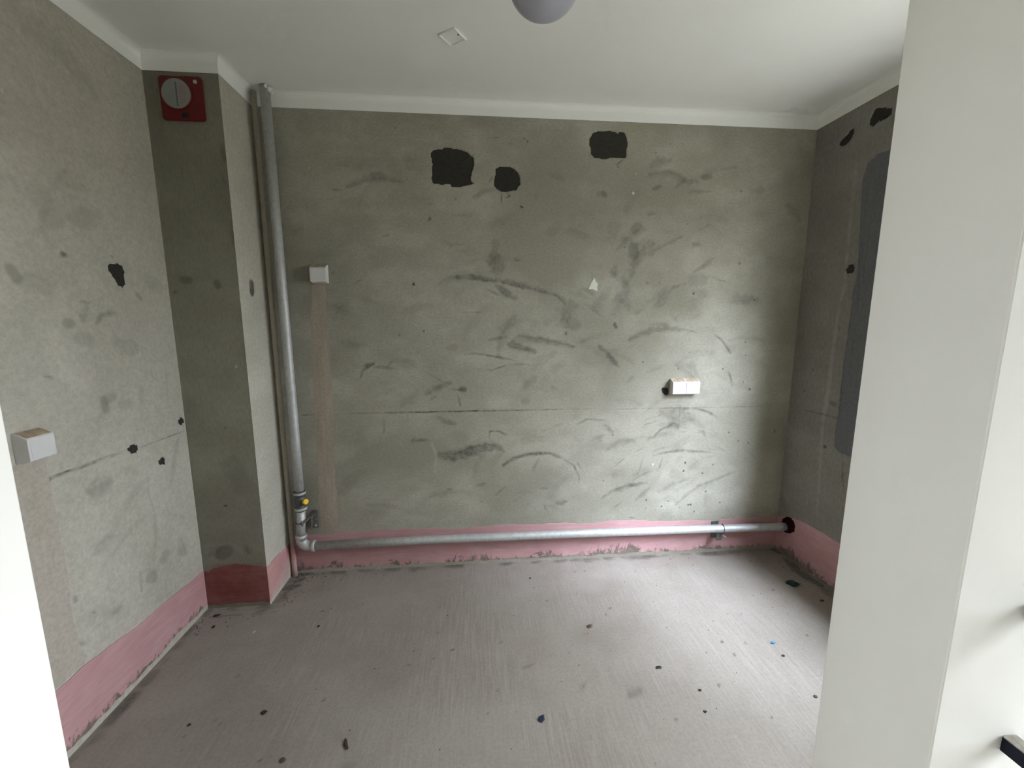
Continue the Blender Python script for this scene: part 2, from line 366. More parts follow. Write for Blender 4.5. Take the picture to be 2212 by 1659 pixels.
HOLE_DBL = [(-0.868,1.14),(-0.848,1.142),(-0.826,1.135),(-0.82,1.113),(-0.823,1.094),(-0.836,1.086),(-0.852,1.092),(-0.866,1.11),(-0.871,1.123)]
HOLE_PIPE = [(-0.049,0.243),(-0.079,0.273),(-0.116,0.283),(-0.145,0.269),(-0.157,0.237),(-0.154,0.204),(-0.13,0.183),(-0.088,0.164),(-0.064,0.17),(-0.046,0.196)]
REPAIR = [(-0.474,2.389),(-0.41,2.391),(-0.363,2.363),(-0.346,2.292),(-0.354,2.173),(-0.367,2.012),(-0.374,1.955),(-0.383,1.76),(-0.373,1.662),(-0.378,1.561),(-0.374,1.407),(-0.372,1.321),(-0.374,1.198),(-0.378,1.056),(-0.367,0.944),(-0.371,0.844),(-0.399,0.829),(-0.469,0.821)]
CHASE_L = [(-2.957,1.774),(-2.963,1.718),(-2.969,1.648),(-2.982,1.554),(-2.99,1.275),(-2.999,0.999),(-3.003,0.713),(-3.008,0.477),(-3.006,0.258)]
CHASE_R = [(-2.887,1.775),(-2.886,1.719),(-2.893,1.625),(-2.894,1.554),(-2.889,1.409),(-2.89,1.192),(-2.895,0.997),(-2.905,0.71),(-2.901,0.472),(-2.903,0.259)]
PINK_BACK = [(-3.162,0.241),(-3.103,0.254),(-2.957,0.25),(-2.903,0.262),(-2.833,0.266),(-2.78,0.258),(-2.604,0.267),(-2.565,0.259),(-2.496,0.268),(-2.413,0.258),(-2.332,0.262),(-2.178,0.246),(-2.024,0.255),(-1.92,0.263),(-1.722,0.258),(-1.501,0.256),(-1.334,0.245),(-1.126,0.258),(-0.959,0.255),(-0.891,0.241),(-0.663,0.237),(-0.468,0.232),(-0.43,0.203),(-0.412,0.233),(-0.234,0.238),(0.033,0.239)]
PINK_LEFT = [(-0.294,0.227),(-0.369,0.227),(-0.525,0.241),(-0.714,0.245),(-0.868,0.267),(-0.987,0.279),(-1.041,0.273),(-1.08,0.277)]
PINK_COL = [(-3.52,0.222),(-3.498,0.219),(-3.477,0.236),(-3.438,0.247),(-3.392,0.254),(-3.359,0.256),(-3.314,0.249),(-3.282,0.244),(-3.231,0.237),(-3.21,0.231)]
PINK_COLR = [(-0.298,0.232),(-0.262,0.221),(-0.225,0.23),(-0.158,0.222),(-0.096,0.213)]
PINK_RIGHT = [(-0.163,0.296),(-0.223,0.305),(-0.296,0.31),(-0.37,0.313),(-0.465,0.308)]
SCRAP = [(-1.33,1.821),(-1.321,1.799),(-1.307,1.776),(-1.308,1.735),(-1.327,1.744),(-1.342,1.746),(-1.361,1.746),(-1.348,1.785)]
DEB = {'a': (-1.478, -0.61), 'b': (-1.802, -1.085), 'c': (-1.236, -0.891), 'd': (-0.613, -0.799), 'e': (-0.621, -0.878), 'f': (-1.11, -1.019), 'g': (-1.142, -1.114), 'h': (-0.644, -1.092), 'i': (-0.176, -0.384), 'j': (-2.912, -0.961), 'k': (-3.178, -0.989), 'l': (-2.753, -1.156), 'm': (-3.444, -0.356), 'n': (-3.409, -0.444), 'o': (-2.869, -0.486), 'p': (-2.543, -1.121), 'q': (-1.382, -1.006), 'r': (-2.212, -0.596), 's': (-2.031, -1.07), 't': (-1.73, -0.186), 'u': (-0.12, -0.534), 'v': (-1.815, -0.827), 'w': (-2.399, -0.66), 'x': (-1.542, -1.056), 'y': (-3.479, -0.584), 'z': (-3.181, -0.5)}

# ------------------------------------------------------------------ helpers
def link(name, me, mat=None, parent=None, loc=None):
    o = bpy.data.objects.new(name, me); COL.objects.link(o)
    if mat is not None and me is not None and not me.materials: me.materials.append(mat)
    if parent is not None: o.parent = parent
    if loc is not None: o.location = loc
    return o
def struct(o, label=None):
    o['kind'] = 'structure'
    if label: o['label'] = label
    return o
def tag(o, label, cat, group=None):
    o['label'] = label; o['category'] = cat
    if group: o['group'] = group
    return o
def empty(name, loc): 
    o = bpy.data.objects.new(name, None); COL.objects.link(o); o.location = loc; o.empty_display_size = 0.05
    return o
class MB:
    """collects simple shapes into one mesh"""
    def __init__(s): s.v = []; s.f = []; s.sm = []
    def add(s, V, F, smooth=False):
        n = len(s.v); s.v += [tuple(p) for p in V]; s.f += [tuple(i + n for i in f) for f in F]; s.sm += [smooth] * len(F); return s
    def box(s, a, b):
        x0, y0, z0 = a; x1, y1, z1 = b
        V = [(x0,y0,z0),(x1,y0,z0),(x1,y1,z0),(x0,y1,z0),(x0,y0,z1),(x1,y0,z1),(x1,y1,z1),(x0,y1,z1)]
        return s.add(V, [(0,3,2,1),(4,5,6,7),(0,1,5,4),(1,2,6,5),(2,3,7,6),(3,0,4,7)])
    def lathe(s, prof, c, axis='Z', n=28, caps=True):
        """prof: (radius, height along axis)"""
        V = []; F = []
        for r, h in prof:
            for k in range(n):
                a = 2 * math.pi * k / n; p = (r * math.cos(a), r * math.sin(a), h)
                if axis == 'X': p = (p[2], p[0], p[1])
                if axis == 'Y': p = (p[1], p[2], p[0])
                V.append((c[0] + p[0], c[1] + p[1], c[2] + p[2]))
        for i in range(len(prof) - 1):
            for k in range(n):
                F.append((i*n+k, i*n+(k+1)%n, (i+1)*n+(k+1)%n, (i+1)*n+k))
        s.add(V, F, True)
        if caps:
            m = len(prof) - 1
            s.f += [tuple(len(s.v) - len(V) + k for k in reversed(range(n))), tuple(len(s.v) - len(V) + m*n + k for k in range(n))]; s.sm += [False, False]
        return s
    def tube(s, path, r, n=20, caps=True):
        path = [Vector(p) for p in path]; V = []; F = []; rr = r if isinstance(r, (list, tuple)) else [r] * len(path)
        ref = None
        for i, p in enumerate(path):
            t = (path[min(i+1, len(path)-1)] - path[max(i-1, 0)]).normalized()
            if ref is None:
                ref = Vector((0,0,1)) if abs(t.z) < .9 else Vector((1,0,0))
                a = (ref - t * ref.dot(t)).normalized()
            else: a = (a - t * a.dot(t)).normalized()
            b = t.cross(a)
            for k in range(n):
                q = 2*math.pi*k/n; V.append(p + (a*math.cos(q) + b*math.sin(q)) * rr[i])
        for i in range(len(path)-1):
            for k in range(n): F.append((i*n+k, i*n+(k+1)%n, (i+1)*n+(k+1)%n, (i+1)*n+k))
        s.add(V, F, True); n0 = len(s.v) - len(V)
        if caps:
            s.f += [tuple(n0+k for k in reversed(range(n))), tuple(n0+(len(path)-1)*n+k for k in range(n))]; s.sm += [False, False]
        return s
    def mesh(s, name):
        me = bpy.data.meshes.new(name); me.from_pydata(s.v, [], s.f)
        me.polygons.foreach_set('use_smooth', s.sm); me.validate(); 
        bm = bmesh.new(); bm.from_mesh(me); bmesh.ops.recalc_face_normals(bm, faces=bm.faces); bm.to_mesh(me); bm.free()
        me.update(); return me
    def build(s, name, mat, parent=None, bevel=0, loc=None):
        me = s.mesh(name); o = link(name, me, mat, parent, loc)
        if bevel:
            m = o.modifiers.new('bevel', 'BEVEL'); m.width = bevel; m.segments = 2; m.limit_method = 'ANGLE'; m.angle_limit = math.radians(40)
        return o

# ------------------------------------------------------------------ materials
class N:
    def __init__(s, name):
        s.m = bpy.data.materials.new(name); s.m.use_nodes = True; s.t = s.m.node_tree
        s.b = s.t.nodes['Principled BSDF']; s.out = s.t.nodes['Material Output']
    def n(s, typ, **kw):
        q = s.t.nodes.new(typ)
        for k, v in kw.items():
            if k.startswith('i_'): q.inputs[k[2:].replace('_', ' ')].default_value = v
            else: setattr(q, k, v)
        return q
    def l(s, a, b): s.t.links.new(a, b)
    def coord(s, scale=(1,1,1), rot=(0,0,0)):
        tc = s.n('ShaderNodeTexCoord'); mp = s.n('ShaderNodeMapping'); mp.inputs['Scale'].default_value = scale; mp.inputs['Rotation'].default_value = rot
        s.l(tc.outputs['Object'], mp.inputs[0]); return mp.outputs[0]
    def noise(s, co, scale, detail=4, rough=.55, lo=.35, hi=.65, dist=0.0):
        q = s.n('ShaderNodeTexNoise'); q.inputs['Scale'].default_value = scale; q.inputs['Detail'].default_value = detail; q.inputs['Roughness'].default_value = rough; q.inputs['Distortion'].default_value = dist
        s.l(co, q.inputs['Vector'])
        r = s.n('ShaderNodeMapRange'); r.inputs['From Min'].default_value = lo; r.inputs['From Max'].default_value = hi
        s.l(q.outputs['Fac'], r.inputs['Value']); return r.outputs[0]
    def val(s, x):
        q = s.n('ShaderNodeValue'); q.outputs[0].default_value = x; return q.outputs[0]
    def math(s, op, a, b, clamp=False):
        q = s.n('ShaderNodeMath', operation=op, use_clamp=clamp)
        for i, x in enumerate((a, b)):
            if isinstance(x, (int, float)): q.inputs[i].default_value = x
            else: s.l(x, q.inputs[i])
        return q.outputs[0]
    def mix(s, f, a, b, mode='MIX'):
        q = s.n('ShaderNodeMix', data_type='RGBA', blend_type=mode)
        for i, x in ((0, f), (6, a), (7, b)):
            if isinstance(x, (int, float)): q.inputs[i].default_value = x
            elif isinstance(x, tuple): q.inputs[i].default_value = x if len(x) == 4 else x + (1,)
            else: s.l(x, q.inputs[i])
        return q.outputs[2]
    def bump(s, h, strength, dist):
        q = s.n('ShaderNodeBump'); q.inputs['Strength'].default_value = strength; q.inputs['Distance'].default_value = dist
        s.l(h, q.inputs['Height']); s.l(q.outputs[0], s.b.inputs['Normal'])
    def done(s, col, rough=.8, spec=.3, metal=0):
        if isinstance(col, tuple): s.b.inputs['Base Color'].default_value = col if len(col) == 4 else col + (1,)
        else: s.l(col, s.b.inputs['Base Color'])
        s.b.inputs['Roughness'].default_value = rough; s.b.inputs['Specular IOR Level'].default_value = spec; s.b.inputs['Metallic'].default_value = metal
        return s.m

def concrete(name, c0, c1, c2, seed=0.0, streak=(1,1,1)):
    """trowelled cement render; mesh attribute 'marks': red dark smears, green pale marks, blue and alpha the broad mottling"""
    m = N(name); co = m.coord(streak)
    fine = m.noise(co, 60, 4, .75, .3, .7)
    at = m.n('ShaderNodeAttribute', attribute_name='marks'); sp = m.n('ShaderNodeSeparateColor'); m.l(at.outputs['Color'], sp.inputs[0])
    col = m.mix(sp.outputs[2], c0, c1); col = m.mix(m.math('MULTIPLY', at.outputs['Alpha'], .5), col, c2)
    col = m.mix(.34, col, m.mix(fine, (.28,.28,.28), (.72,.72,.72)), 'OVERLAY')
    dk = m.math('MULTIPLY', sp.outputs[0], m.math('ADD', m.math('MULTIPLY', fine, .5), .68))
    dk = m.math('MINIMUM', dk, .95)
    col = m.mix(dk, col, (.030,.029,.026))
    col = m.mix(sp.outputs[1], col, (.62,.62,.58))
    m.bump(fine, .35, .0012)
    return m.done(col, .8, .2)

def plain(name, col, rough=.5, spec=.4, metal=0, var=.0, scale=40):
    m = N(name)
    if var:
        f = m.noise(m.coord(), scale, 4, .6, .3, .7)
        c = m.mix(f, tuple(x * (1 - var) for x in col), tuple(min(1, x * (1 + var)) for x in col))
        m.bump(f, .15, .001)
        return m.done(c, rough, spec, metal)
    return m.done(col, rough, spec, metal)

M = {}
M['wall'] = concrete('cement_render', (0.269,0.255,0.206), (0.383,0.367,0.307), (0.291,0.274,0.222), 0.0, (1, 1, 1.6))
M['wall_left'] = concrete('cement_render_light', (0.463,0.442,0.373), (0.531,0.508,0.435), (0.402,0.384,0.321), .3, (1, 1, 1))
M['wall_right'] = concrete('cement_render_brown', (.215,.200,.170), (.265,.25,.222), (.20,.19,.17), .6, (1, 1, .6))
M['column'] = concrete('cement_render_column', (0.224,0.212,0.167), (0.294,0.281,0.228), (0.235,0.220,0.174), .9, (2.5, 2.5, .8))
M['patch'] = concrete('dark_mortar', (.040,.039,.033), (.052,.050,.043), (.030,.029,.025), 1.4)
M['repair'] = concrete('grey_repair_mortar', (.150,.152,.158), (.190,.192,.198), (.135,.137,.14), 1.1)
M['chase'] = None
def chase_mat(name, c0, c1, c2):
    m = N(name); st = m.noise(m.coord((1, 1, .05)), 55, 4, .7, .32, .68); bl = m.noise(m.coord((1, 1, .35)), 9, 4, .65, .32, .68); fi = m.noise(m.coord(), 70, 3, .7, .3, .7)
    col = m.mix(bl, c0, c1); col = m.mix(m.math('MULTIPLY', st, .6), col, c2); col = m.mix(.3, col, m.mix(fi, (.3,.3,.3), (.7,.7,.7)), 'OVERLAY')
    m.bump(st, .35, .0012); return m.done(col, .85, .15)
M['chase'] = chase_mat('brown_chase_mortar', (.275,.225,.175), (.375,.325,.265), (.40,.355,.295))

def paint_white(name, col, rough=.75):
    m = N(name); f = m.noise(m.coord(), 2.2, 3, .6, .3, .7)
    return m.done(m.mix(f, tuple(x * .97 for x in col), col), rough, .25)
M['ceiling'] = paint_white('white_ceiling_paint', (.90,.905,.87))
M['white'] = paint_white('white_wall_paint', (.80,.79,.735))

def floor_mat():
    m = N('raw_screed'); co = m.coord(); br = m.coord((1, .045, 1), (0, 0, math.radians(-7)))
    at = m.n('ShaderNodeAttribute', attribute_name='marks'); sp = m.n('ShaderNodeSeparateColor'); m.l(at.outputs['Color'], sp.inputs[0])
    fine = m.noise(co, 75, 4, .75, .3, .7); s1 = m.noise(br, 110, 3, .65, .42, .70)
    col = m.mix(sp.outputs[2], (.240,.208,.180), (.305,.275,.246)); col = m.mix(m.math('MULTIPLY', at.outputs['Alpha'], .6), col, (.250,.220,.194))
    col = m.mix(.32, col, m.mix(fine, (.30,.30,.30), (.70,.70,.70)), 'OVERLAY')
    col = m.mix(m.math('MULTIPLY', m.math('MULTIPLY', s1, at.outputs['Alpha']), .19), col, (.58,.56,.53))
    col = m.mix(m.math('MULTIPLY', sp.outputs[0], m.math('ADD', fine, .3, True)), col, (.075,.066,.056))
    col = m.mix(sp.outputs[1], col, (.60,.58,.55))
    m.bump(m.math('ADD', m.math('MULTIPLY', m.math('MULTIPLY', s1, at.outputs['Alpha']), .6), m.math('MULTIPLY', fine, .3)), .35, .0014)
    return m.done(col, .6, .4)
M['floor'] = floor_mat()

def pink_mat(name, th, ca, cb, cc, wc0, wc1, z1=.13):
    """waterproofing paint, scraped away towards the floor"""
    m = N(name); co = m.coord()
    tc = m.n('ShaderNodeTexCoord'); sp = m.n('ShaderNodeSeparateXYZ'); m.l(tc.outputs['Object'], sp.inputs[0])
    big = m.noise(co, 5, 4, .6, .3, .7); brush = m.noise(m.coord((1, 1, 8)), 8, 3, .6, .35, .7)
    col = m.mix(big, ca, cb); col = m.mix(m.math('MULTIPLY', brush, .45), col, cc)
    n1 = m.noise(m.coord((1.6, 1.6, .8)), 14, 5, .75, .30, .70, .8); n2 = m.noise(co, 2.3, 2, .5, .35, .65)
    g = m.n('ShaderNodeMapRange'); g.inputs['From Min'].default_value = z1; g.inputs['From Max'].default_value = -.005; m.l(sp.outputs[2], g.inputs['Value'])
    e = m.math('ADD', m.math('MULTIPLY', g.outputs[0], .55), m.math('MULTIPLY', n1, .45)); e = m.math('ADD', e, m.math('MULTIPLY', n2, .26))
    t = m.n('ShaderNodeMapRange'); t.inputs['From Min'].default_value = th; t.inputs['From Max'].default_value = th + .10; m.l(e, t.inputs['Value'])
    col = m.mix(m.math('MULTIPLY', t.outputs[0], .88), col, m.mix(n1, wc0, wc1))
    m.bump(m.math('SUBTRACT', brush, t.outputs[0]), .3, .0012)
    return m.done(col, .65, .3)
M['pink'] = pink_mat('pink_waterproofing', .715, (.475,.270,.275), (.545,.345,.355), (.40,.205,.205), (.22,.19,.155), (.095,.078,.06))
M['pink_shaded'] = pink_mat('pink_waterproofing_scraped_shaded', .66, (.20,.060,.052), (.33,.150,.135), (.14,.038,.032), (.26,.20,.165), (.09,.072,.058), .13)  # darker copy of the pink, the column front's shade put into the colour
M['pink_worn'] = pink_mat('pink_waterproofing_scraped', .62, (.52,.27,.265), (.60,.37,.36), (.46,.22,.21), (.60,.47,.43), (.40,.30,.27), .2)

def galvanised():
    m = N('galvanised_steel'); co = m.coord(); a = m.noise(co, 45, 5, .7, .3, .7); b = m.noise(m.coord((1,1,.25)), 160, 3, .6, .4, .6)
    col = m.mix(a, (.385,.395,.385), (.55,.56,.545)); col = m.mix(m.math('MULTIPLY', b, .3), col, (.62,.63,.61))
    m.bump(a, .1, .0006)
    return m.done(col, .56, .4, .45)
M['galv'] = galvanised()
M['steel'] = plain('dark_steel', (.19,.19,.18), .5, .5, .6, .3, 60)
M['bright'] = plain('bright_zinc', (.62,.63,.63), .35, .5, .8, .1, 60)
M['valve'] = plain('dark_valve_casting', (.10,.105,.105), .5, .5, .5, .25, 80)
M['yellow'] = plain('yellow_plastic', (.86,.56,.02), .4, .5, 0, .05)
M['socket'] = plain('white_plastic', (.66,.66,.645), .45, .4, 0, .02, 30)
M['dust'] = plain('dusty_plastic', (.42,.33,.24), .9, .15, 0, .25, 30)
M['red'] = plain('red_plastic', (.115,.004,.004), .45, .4, 0, .1, 12)
M['disc'] = plain('grey_cover_film', (.27,.29,.27), .55, .35, 0, .08, 30)
M['disc_line'] = plain('grey_crease', (.13,.14,.13), .6, .3)
M['pinkprint'] = plain('faded_pink_print', (.36,.22,.22), .6, .3, 0, .1, 60)
M['black'] = plain('black_rubber', (.012,.012,.014), .5, .4, 0, .2, 60)
M['frost'] = plain('frosted_lamp_glass', (.42,.42,.48), .35, .5, 0, .02, 10)
M['lampbase'] = plain('white_lamp_base', (.62,.62,.62), .5, .4)
M['navy'] = plain('dark_navy_plastic', (.004,.005,.012), .6, .2, 0, .2, 60)
M['greytop'] = plain('worn_grey_top', (.33,.31,.27), .7, .3, 0, .25, 90)
M['alu'] = plain('white_window_frame', (.72,.72,.72), .4, .5, 0, .02, 20)
M['paper'] = plain('white_paper', (.66,.68,.60), .8, .2, 0, .06, 60)

# ------------------------------------------------------------------ painted surfaces (grids with a 'marks' attribute)
RNG = np.random.default_rng(5)
def vnoise(shape, cell): return vnoise2(shape, cell, cell)
def vnoise2(shape, cu, cv):
    h, wd = shape; gh, gw = int(h / cv) + 3, int(wd / cu) + 3
    g = RNG.random((gh, gw)); y = np.arange(h) / cv; x = np.arange(wd) / cu
    yi = y.astype(int); xi = x.astype(int); fy = y - yi; fx = x - xi; fy = fy*fy*(3-2*fy); fx = fx*fx*(3-2*fx)
    a = g[yi][:, xi]; b = g[yi][:, xi+1]; c = g[yi+1][:, xi]; d = g[yi+1][:, xi+1]
    return (a*(1-fx)+b*fx)*(1-fy)[:,None] + (c*(1-fx)+d*fx)*fy[:,None]
def paint(us, vs, marks):
    dark = np.zeros((len(vs), len(us))); light = np.zeros_like(dark)
    nz = vnoise(dark.shape, 4.0) * .5 + vnoise(dark.shape, 12.0) * .5
    ragged = vnoise(dark.shape, 2.0) * .5 + vnoise(dark.shape, 6.0) * .5
    for pts, wd, st in marks:
        wd = max(wd, .0065)
        P = np.array(pts); mg = wd
        i0, i1 = np.searchsorted(us, [P[:,0].min() - mg, P[:,0].max() + mg]); j0, j1 = np.searchsorted(vs, [P[:,1].min() - mg, P[:,1].max() + mg])
        if i1 <= i0 or j1 <= j0: continue
        U, V = np.meshgrid(us[i0:i1], vs[j0:j1]); best = np.full(U.shape, 9.0); tt = np.zeros_like(U); side = np.zeros_like(U)
        seg = np.hypot(*(P[1:] - P[:-1]).T); tot = max(seg.sum(), 1e-6); acc = 0
        for a, b, s in zip(P[:-1], P[1:], seg):
            d = b - a; t = np.clip(((U-a[0])*d[0] + (V-a[1])*d[1]) / max(s*s, 1e-9), 0, 1)
            q = np.hypot(U - a[0] - t*d[0], V - a[1] - t*d[1]); k = q < best
            sg = np.sign((U-a[0])*d[1] - (V-a[1])*d[0])
            best[k] = q[k]; tt[k] = (acc + t[k]*s) / tot; side[k] = (sg*q)[k]; acc += s
        n_ = nz[j0:j1, i0:i1]; r_n = ragged[j0:j1, i0:i1]
        dab = tot < 1.2 * wd; thin = wd < .012 and not dab
        taper = 1.0 if dab else .35 + .65 * np.sin(np.pi * np.clip(tt, 0, 1)) ** .7
        soft = np.clip((wd / 2 * taper + (n_ - .5) * wd * (.3 if dab else .8) - best) / ((.3 if dab else .62) * wd + .002) + .5, 0, 1)
        k = soft * soft * (3 - 2 * soft)
        if thin: k = k * np.clip(.35 + 1.2 * (r_n - .2), 0, 1.2) * np.sin(np.pi * np.clip(tt, .04, .96)) ** .5
        elif not dab:      # bristle lines running along the stroke, broken up by dry patches
            ph = RNG.random(64); x = (side / wd + .5) * max(3, wd / .007); xi = np.clip(x.astype(int), 0, 62); f = x - xi
            br = ph[xi] * (1 - f) + ph[xi + 1] * f
            k = k * np.clip(.35 + .55 * br + .9 * (r_n - .4), .1, 1.15)
        else: k = k * (.7 + .4 * r_n)
        tgt = dark if st > 0 else light
        tgt[j0:j1, i0:i1] = 1 - (1 - tgt[j0:j1, i0:i1]) * (1 - np.clip(abs(st) * (1.4 if abs(st) > .2 else 1.12) * k, 0, .95))
    return dark, light
def trowel(x0, x1, z0, z1, n, seed, s0=.08, s1=.2):
    """faint soft arcs left by the trowel"""
    rnd = random.Random(seed); mk = []
    for k in range(n):
        cx, cz = rnd.uniform(x0, x1), rnd.uniform(z0, z1); R = rnd.uniform(.15, .5); a = math.radians(rnd.uniform(35, 140)); da = rnd.uniform(.2, .75)
        mk.append((tuple((cx + R*math.cos(a + da*t/5), cz - R + R*math.sin(a + da*t/5)) for t in range(6)), rnd.uniform(.012, .075), rnd.uniform(s0, s1)))
    return mk
def inside(U, V, poly):
    r = np.zeros(U.shape, bool); n = len(poly)
    for i in range(n):
        (x0, y0), (x1, y1) = poly[i], poly[(i+1) % n]
        if y0 == y1: continue
        c = ((y0 > V) != (y1 > V)) & (U < (x1-x0) * (V-y0) / (y1-y0) + x0); r ^= c
    return r
def fbm(shape, cu, cv, lo=.35, hi=.65, octs=5):
    """mottling; cu, cv: cell size in samples across and up"""
    t = np.zeros(shape); a = 1.0; tot = 0
    for k in range(octs):
        x = vnoise2(shape, max(cu, 1.5), max(cv, 1.5)); t += a * x; tot += a; a *= .62; cu /= 2; cv /= 2
    return np.clip((t / tot - lo) / (hi - lo), 0, 1)
def surface(name, us, vs, place, marks, recess, extra, flip=False, wave=.0012, mott=((110, 80), (34, 20))):
    """grid sheet; place(u, v, depth) -> xyz, depth goes into the wall; extra is an MB of solid backing"""
    dark, light = paint(us, vs, marks); U, V = np.meshgrid(us, vs)
    dep = (vnoise(U.shape, 60) - .5) * 2 * wave + (vnoise(U.shape, 12) - .5) * wave * .5
    for poly, dz in recess:
        k = inside(U, V, poly); dep[k] = dz
    edge = (U <= us[0] + 1e-6) | (U >= us[-1] - 1e-6) | (V <= vs[0] + 1e-6) | (V >= vs[-1] - 1e-6); dep[edge] = 0
    X, Y, Z = place(U, V, dep); co = np.stack([X, Y, Z], -1).reshape(-1, 3)
    h, wd = U.shape; idx = np.arange(h*wd).reshape(h, wd)
    q = np.stack([idx[:-1,:-1], idx[:-1,1:], idx[1:,1:], idx[1:,:-1]], -1).reshape(-1, 4)
    if flip: q = q[:, ::-1]
    nb = len(co); ev = np.array(extra.v) if extra and extra.v else np.zeros((0, 3)); ef = [tuple(i + nb for i in f) for f in (extra.f if extra else [])]
    me = bpy.data.meshes.new(name); allv = np.concatenate([co, ev]); 
    nl = q.size + sum(len(f) for f in ef)
    me.vertices.add(len(allv)); me.vertices.foreach_set('co', allv.astype(np.float32).ravel())
    lv = np.concatenate([q.ravel(), np.array([i for f in ef for i in f], dtype=np.int64)]) if ef else q.ravel()
    me.loops.add(nl); me.loops.foreach_set('vertex_index', lv.astype(np.int32))
    cnt = np.array([4]*len(q) + [len(f) for f in ef]); st = np.concatenate([[0], np.cumsum(cnt)[:-1]])
    me.polygons.add(len(cnt)); me.polygons.foreach_set('loop_start', st.astype(np.int32))
    me.polygons.foreach_set('use_smooth', np.array([True]*len(q) + [False]*len(ef)))
    me.update(calc_edges=True); me.validate()
    at = me.attributes.new('marks', 'FLOAT_COLOR', 'POINT'); c = np.zeros((len(allv), 4), np.float32); c[:, 3] = 1
    c[:, 2] = .5; c[:, 3] = .5
    c[:nb, 0] = dark.ravel(); c[:nb, 1] = light.ravel(); c[:nb, 2] = fbm(U.shape, *mott[0]).ravel(); c[:nb, 3] = fbm(U.shape, *mott[1]).ravel(); at.data.foreach_set('color', c.ravel())
    return me
def poly_patch(name, poly, place, d0, d1, mat, parent, label=None, seed=0):
    """flat ragged-edged piece, d0..d1 deep (negative = proud of the wall), with a slightly lumpy face"""
    rnd = random.Random(seed); pts = []
    for i, (a, b) in enumerate(zip(poly, poly[1:] + poly[:1])):
        for k in range(3):
            t = k / 3; j = .0022 if k else 0
            pts.append((a[0] + (b[0]-a[0])*t + rnd.uniform(-j, j), a[1] + (b[1]-a[1])*t + rnd.uniform(-j, j)))
    n = len(pts); cx = sum(p[0] for p in pts)/n; cy = sum(p[1] for p in pts)/n; mb = MB(); V = []; F = []
    for s in (1.0, .8, .5, .2):
        for p in pts: V.append(place(cx + (p[0]-cx)*s, cy + (p[1]-cy)*s, d0 + (rnd.uniform(-.0012, .0012) if s < 1 else 0)))
    for i in range(3):
        for k in range(n): F.append((i*n+k, i*n+(k+1)%n, (i+1)*n+(k+1)%n, (i+1)*n+k))
    F.append(tuple(3*n+k for k in range(n)))
    base = len(V)
    for p in pts: V.append(place(p[0], p[1], d1))
    for k in range(n): F.append((k, base+k, base+(k+1)%n, (k+1)%n))
    F.append(tuple(base+k for k in range(n)))
    mb.add(V, F); o = mb.build(name, mat, parent)
    if label: o['label'] = label
    return o

def strip_patch(name, le, ri, place, d0, d1, mat, parent, label):
    """long mortar strip between two edge lines (same number of points, top to bottom)"""
    V = []; F = []; n = 6; m = len(le)
    for (a, za), (b, zb) in zip(le, ri):
        for k in range(n): t = k/(n-1); V.append(place(a + (b-a)*t, za + (zb-za)*t, d0 - .0012*math.sin(math.pi*t)))
    for i in range(m-1):
        for k in range(n-1): F.append((i*n+k, i*n+k+1, (i+1)*n+k+1, (i+1)*n+k))
    base = len(V)
    for (a, za), (b, zb) in zip(le, ri): V += [place(a, za, d1), place(b, zb, d1)]
    for i in range(m-1):
        F += [(i*n, (i+1)*n, base+2*i+2, base+2*i), (i*n+n-1, (i+1)*n+n-1, base+2*i+3, base+2*i+1), (base+2*i, base+2*i+1, base+2*i+3, base+2*i+2)]
    F += [tuple(range(n)) + (base+1, base), tuple((m-1)*n+k for k in range(n)) + (base+2*m-1, base+2*m-2)]
    mb = MB(); mb.add(V, F); o = mb.build(name, mat, parent); o['label'] = label; return o
def resample(P, n):
    z = np.linspace(P[0][1], P[-1][1], n); q = sorted(P, key=lambda p: p[1]); rnd = random.Random(len(P) + n)
    return [(float(np.interp(v, [p[1] for p in q], [p[0] for p in q])) + rnd.uniform(-.0025, .0025), float(v)) for v in z]

# ------------------------------------------------------------------ the room
def lin(a, b, step): return np.linspace(a, b, int(round(abs(b - a) / step)) + 1)
GR = .0048
back = lambda u, v, d: (u, 0 * v + d, v)             # depth goes to +y
left = lambda u, v, d: (XL - d + 0 * u, u, v)
right = lambda u, v, d: (d + 0 * u, u, v)
colf = lambda u, v, d: (u, YC + d + 0 * v, v)
cols = lambda u, v, d: (XC - d + 0 * u, u, v)
LEVEL = lambda a, b, n=14, z=1.01, s=.6: [(tuple((a+(b-a)*i/n, z + .0012*math.sin(i*1.7)) for i in range(n+1)), .0065, s)]

